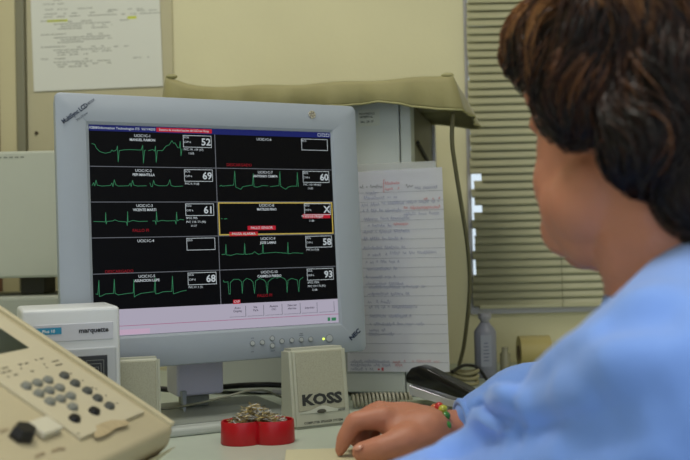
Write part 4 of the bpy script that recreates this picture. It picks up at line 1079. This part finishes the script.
# bracelet of coloured glass beads
b0 = V((.0925, 1.012, .784)); bd = V((-.93, -.28, .22)).normalized(); bf = bd.to_track_quat('Z', 'Y').to_matrix()
br_ = thing('bracelet', 'bracelet of coloured beads', 'bracelet'); del br_['category']; del br_['label']; br_['label'] = 'bracelet of green, yellow, red and blue beads'
br_.name = 'bracelet'; br_.parent = person; br_.matrix_basis = PL
cols_ = [(60,130,60), (70,150,70), (190,190,70), (60,110,190), (200,110,60), (200,50,50), (70,150,190), (210,205,120)]
nb = 15
for i in range(nb):
    a = 2*PI*i/nb; b = bmesh.new(); off_ = bf @ V((math.cos(a)*.0275, math.sin(a)*.0265, 0)); ell(b, b0+off_, .0052, sub=2)
    tt = int((math.degrees(math.atan2(-off_.y, off_.z)) % 360)/24); k_ = [2, 0, 1, 3, 6, 0, 2, 5, 1, 0, 3, 2, 1, 4, 5][tt % 15]; obj('bead', b, mat('bead_%d' % k_, cols_[k_], .12, spec=.8), br_, smooth=True)

# hair: a dark mass grown over with wavy locks
hm = bmesh.new()
ell(hm, (0, -.028, .050), (.090, .104, .082)); ell(hm, (0, .040, .074), (.068, .058, .046)); ell(hm, (0, -.076, -.000), (.077, .056, .072))
for s in (-1, 1): ell(hm, (s*.067, -.024, .016), (.026, .044, .044)); ell(hm, (s*.050, .030, .042), (.021, .024, .021)); ell(hm, (s*.056, -.066, -.030), (.030, .034, .042))
ell(hm, (0, .080, .080), (.044, .030, .024)); ell(hm, (0, -.078, -.072), (.058, .034, .042))
t = bmesh.new(); merge(t, hm, HM)
hair_m = mat('hair_base', (38,22,15), .55)
hair = remeshed('hair', t, .004, hair_m, person, smooth=4, label='dark brown wavy hair'); hair.matrix_basis = PL
import mathutils
from mathutils.bvhtree import BVHTree
from mathutils import noise as NZ_
bvh = BVHTree.FromPolygons([v.co for v in hair.data.vertices], [p.vertices[:] for p in hair.data.polygons])
hs = [bmesh.new() for _ in range(4)]
crown = V((0, -.055, .130))
rs_ = random.Random(3)
verts = hair.data.vertices; nv = len(verts)
NL = 5200
for k in range(NL):
    vtx = verts[rs_.randrange(nv)]; p = vtx.co.copy()
    l = HM.inverted() @ p
    if l.z < -.03 and rs_.random() < .3: continue
    # combing direction: away from the crown, then down; fringe sweeps forward
    L = rs_.uniform(.03, .075); n_ = 9; pts = []
    ph = rs_.uniform(0, 6.28)*.25 + NZ_.noise(p*18)*5; lift = rs_.uniform(.0005, .008)
    wv = rs_.uniform(.002, .006)
    q = p.copy()
    for i in range(n_):
        lq = HM.inverted() @ q
        out = (lq-crown); out.z = min(out.z, .02)
        dl = V((out.x, out.y, out.z*.8-.03)).normalized()
        if lq.y > .03 and lq.z > .03: dl = (dl+V((-.25, .7, -.1))).normalized()
        cu_ = V((NZ_.noise(q*22), NZ_.noise(q*22+V((9, 0, 0))), NZ_.noise(q*22+V((0, 9, 0)))))*.9
        dw = (HM.to_3x3() @ dl + cu_).normalized()
        hit, nn_, idx, dist = bvh.find_nearest(q)
        dw = (dw-nn_*dw.dot(nn_)).normalized()
        side = nn_.cross(dw)
        s_ = i/(n_-1)
        pts.append(hit + nn_*(.0012+lift*math.sin(PI*min(1, s_*1.15))+ (.004*s_*s_)) + side*wv*math.sin(ph+s_*5.5))
        q = hit + dw*(L/(n_-1))
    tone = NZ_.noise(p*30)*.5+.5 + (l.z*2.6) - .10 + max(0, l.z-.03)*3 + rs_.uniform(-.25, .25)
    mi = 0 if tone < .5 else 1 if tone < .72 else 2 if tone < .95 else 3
    w_ = rs_.uniform(.0005, .0011)
    tube(hs[mi], pts, [w_*(1-.75*(i/(n_-1))**2) for i in range(n_)], 3, cap=False)
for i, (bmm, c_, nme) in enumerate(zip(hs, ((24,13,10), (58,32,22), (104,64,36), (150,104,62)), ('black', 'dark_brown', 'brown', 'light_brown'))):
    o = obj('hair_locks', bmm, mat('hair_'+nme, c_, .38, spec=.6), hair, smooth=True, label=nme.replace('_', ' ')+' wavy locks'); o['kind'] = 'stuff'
# ------------------------------------------------------------------ light
w = bpy.data.worlds.new('w'); C.world = w; w.use_nodes = True
w.node_tree.nodes['Background'].inputs[0].default_value = (.80, .90, 1.0, 1); w.node_tree.nodes['Background'].inputs[1].default_value = 1.1
def ceiling_lamp(x, y, power, label):
    t = thing('ceiling_light', label, 'lamp', loc=(x, y, 2.6))
    b = bmesh.new(); box(b, -.32, .32, -.32, .32, -.05, 0, .004); obj('housing', b, mat('lamp_white', (220,220,220), .5), t)
    b = bmesh.new(); box(b, -.29, .29, -.29, .29, -.055, -.0502); obj('diffuser', b, mat('lamp_diffuser', (240,240,230), .5, emit=(255,244,220), estr=2.5), t)
    l = bpy.data.lights.new('lamp', 'AREA'); l.shape = 'SQUARE'; l.size = .58; l.energy = power; l.color = (1, .97, .90)
    o = bpy.data.objects.new('lamp', l); col.objects.link(o); o.parent = t; o.location = (0, 0, -.06)
ceiling_lamp(-.35, .75, 13, 'square ceiling light above the monitor side of the room')
ceiling_lamp(.9, -.4, 11, 'square ceiling light behind the seated person')
C.view_settings.view_transform = 'Standard'; C.view_settings.look = 'None'; C.view_settings.gamma = 1; C.view_settings.exposure = 0.0
C.view_settings.use_curve_mapping = False
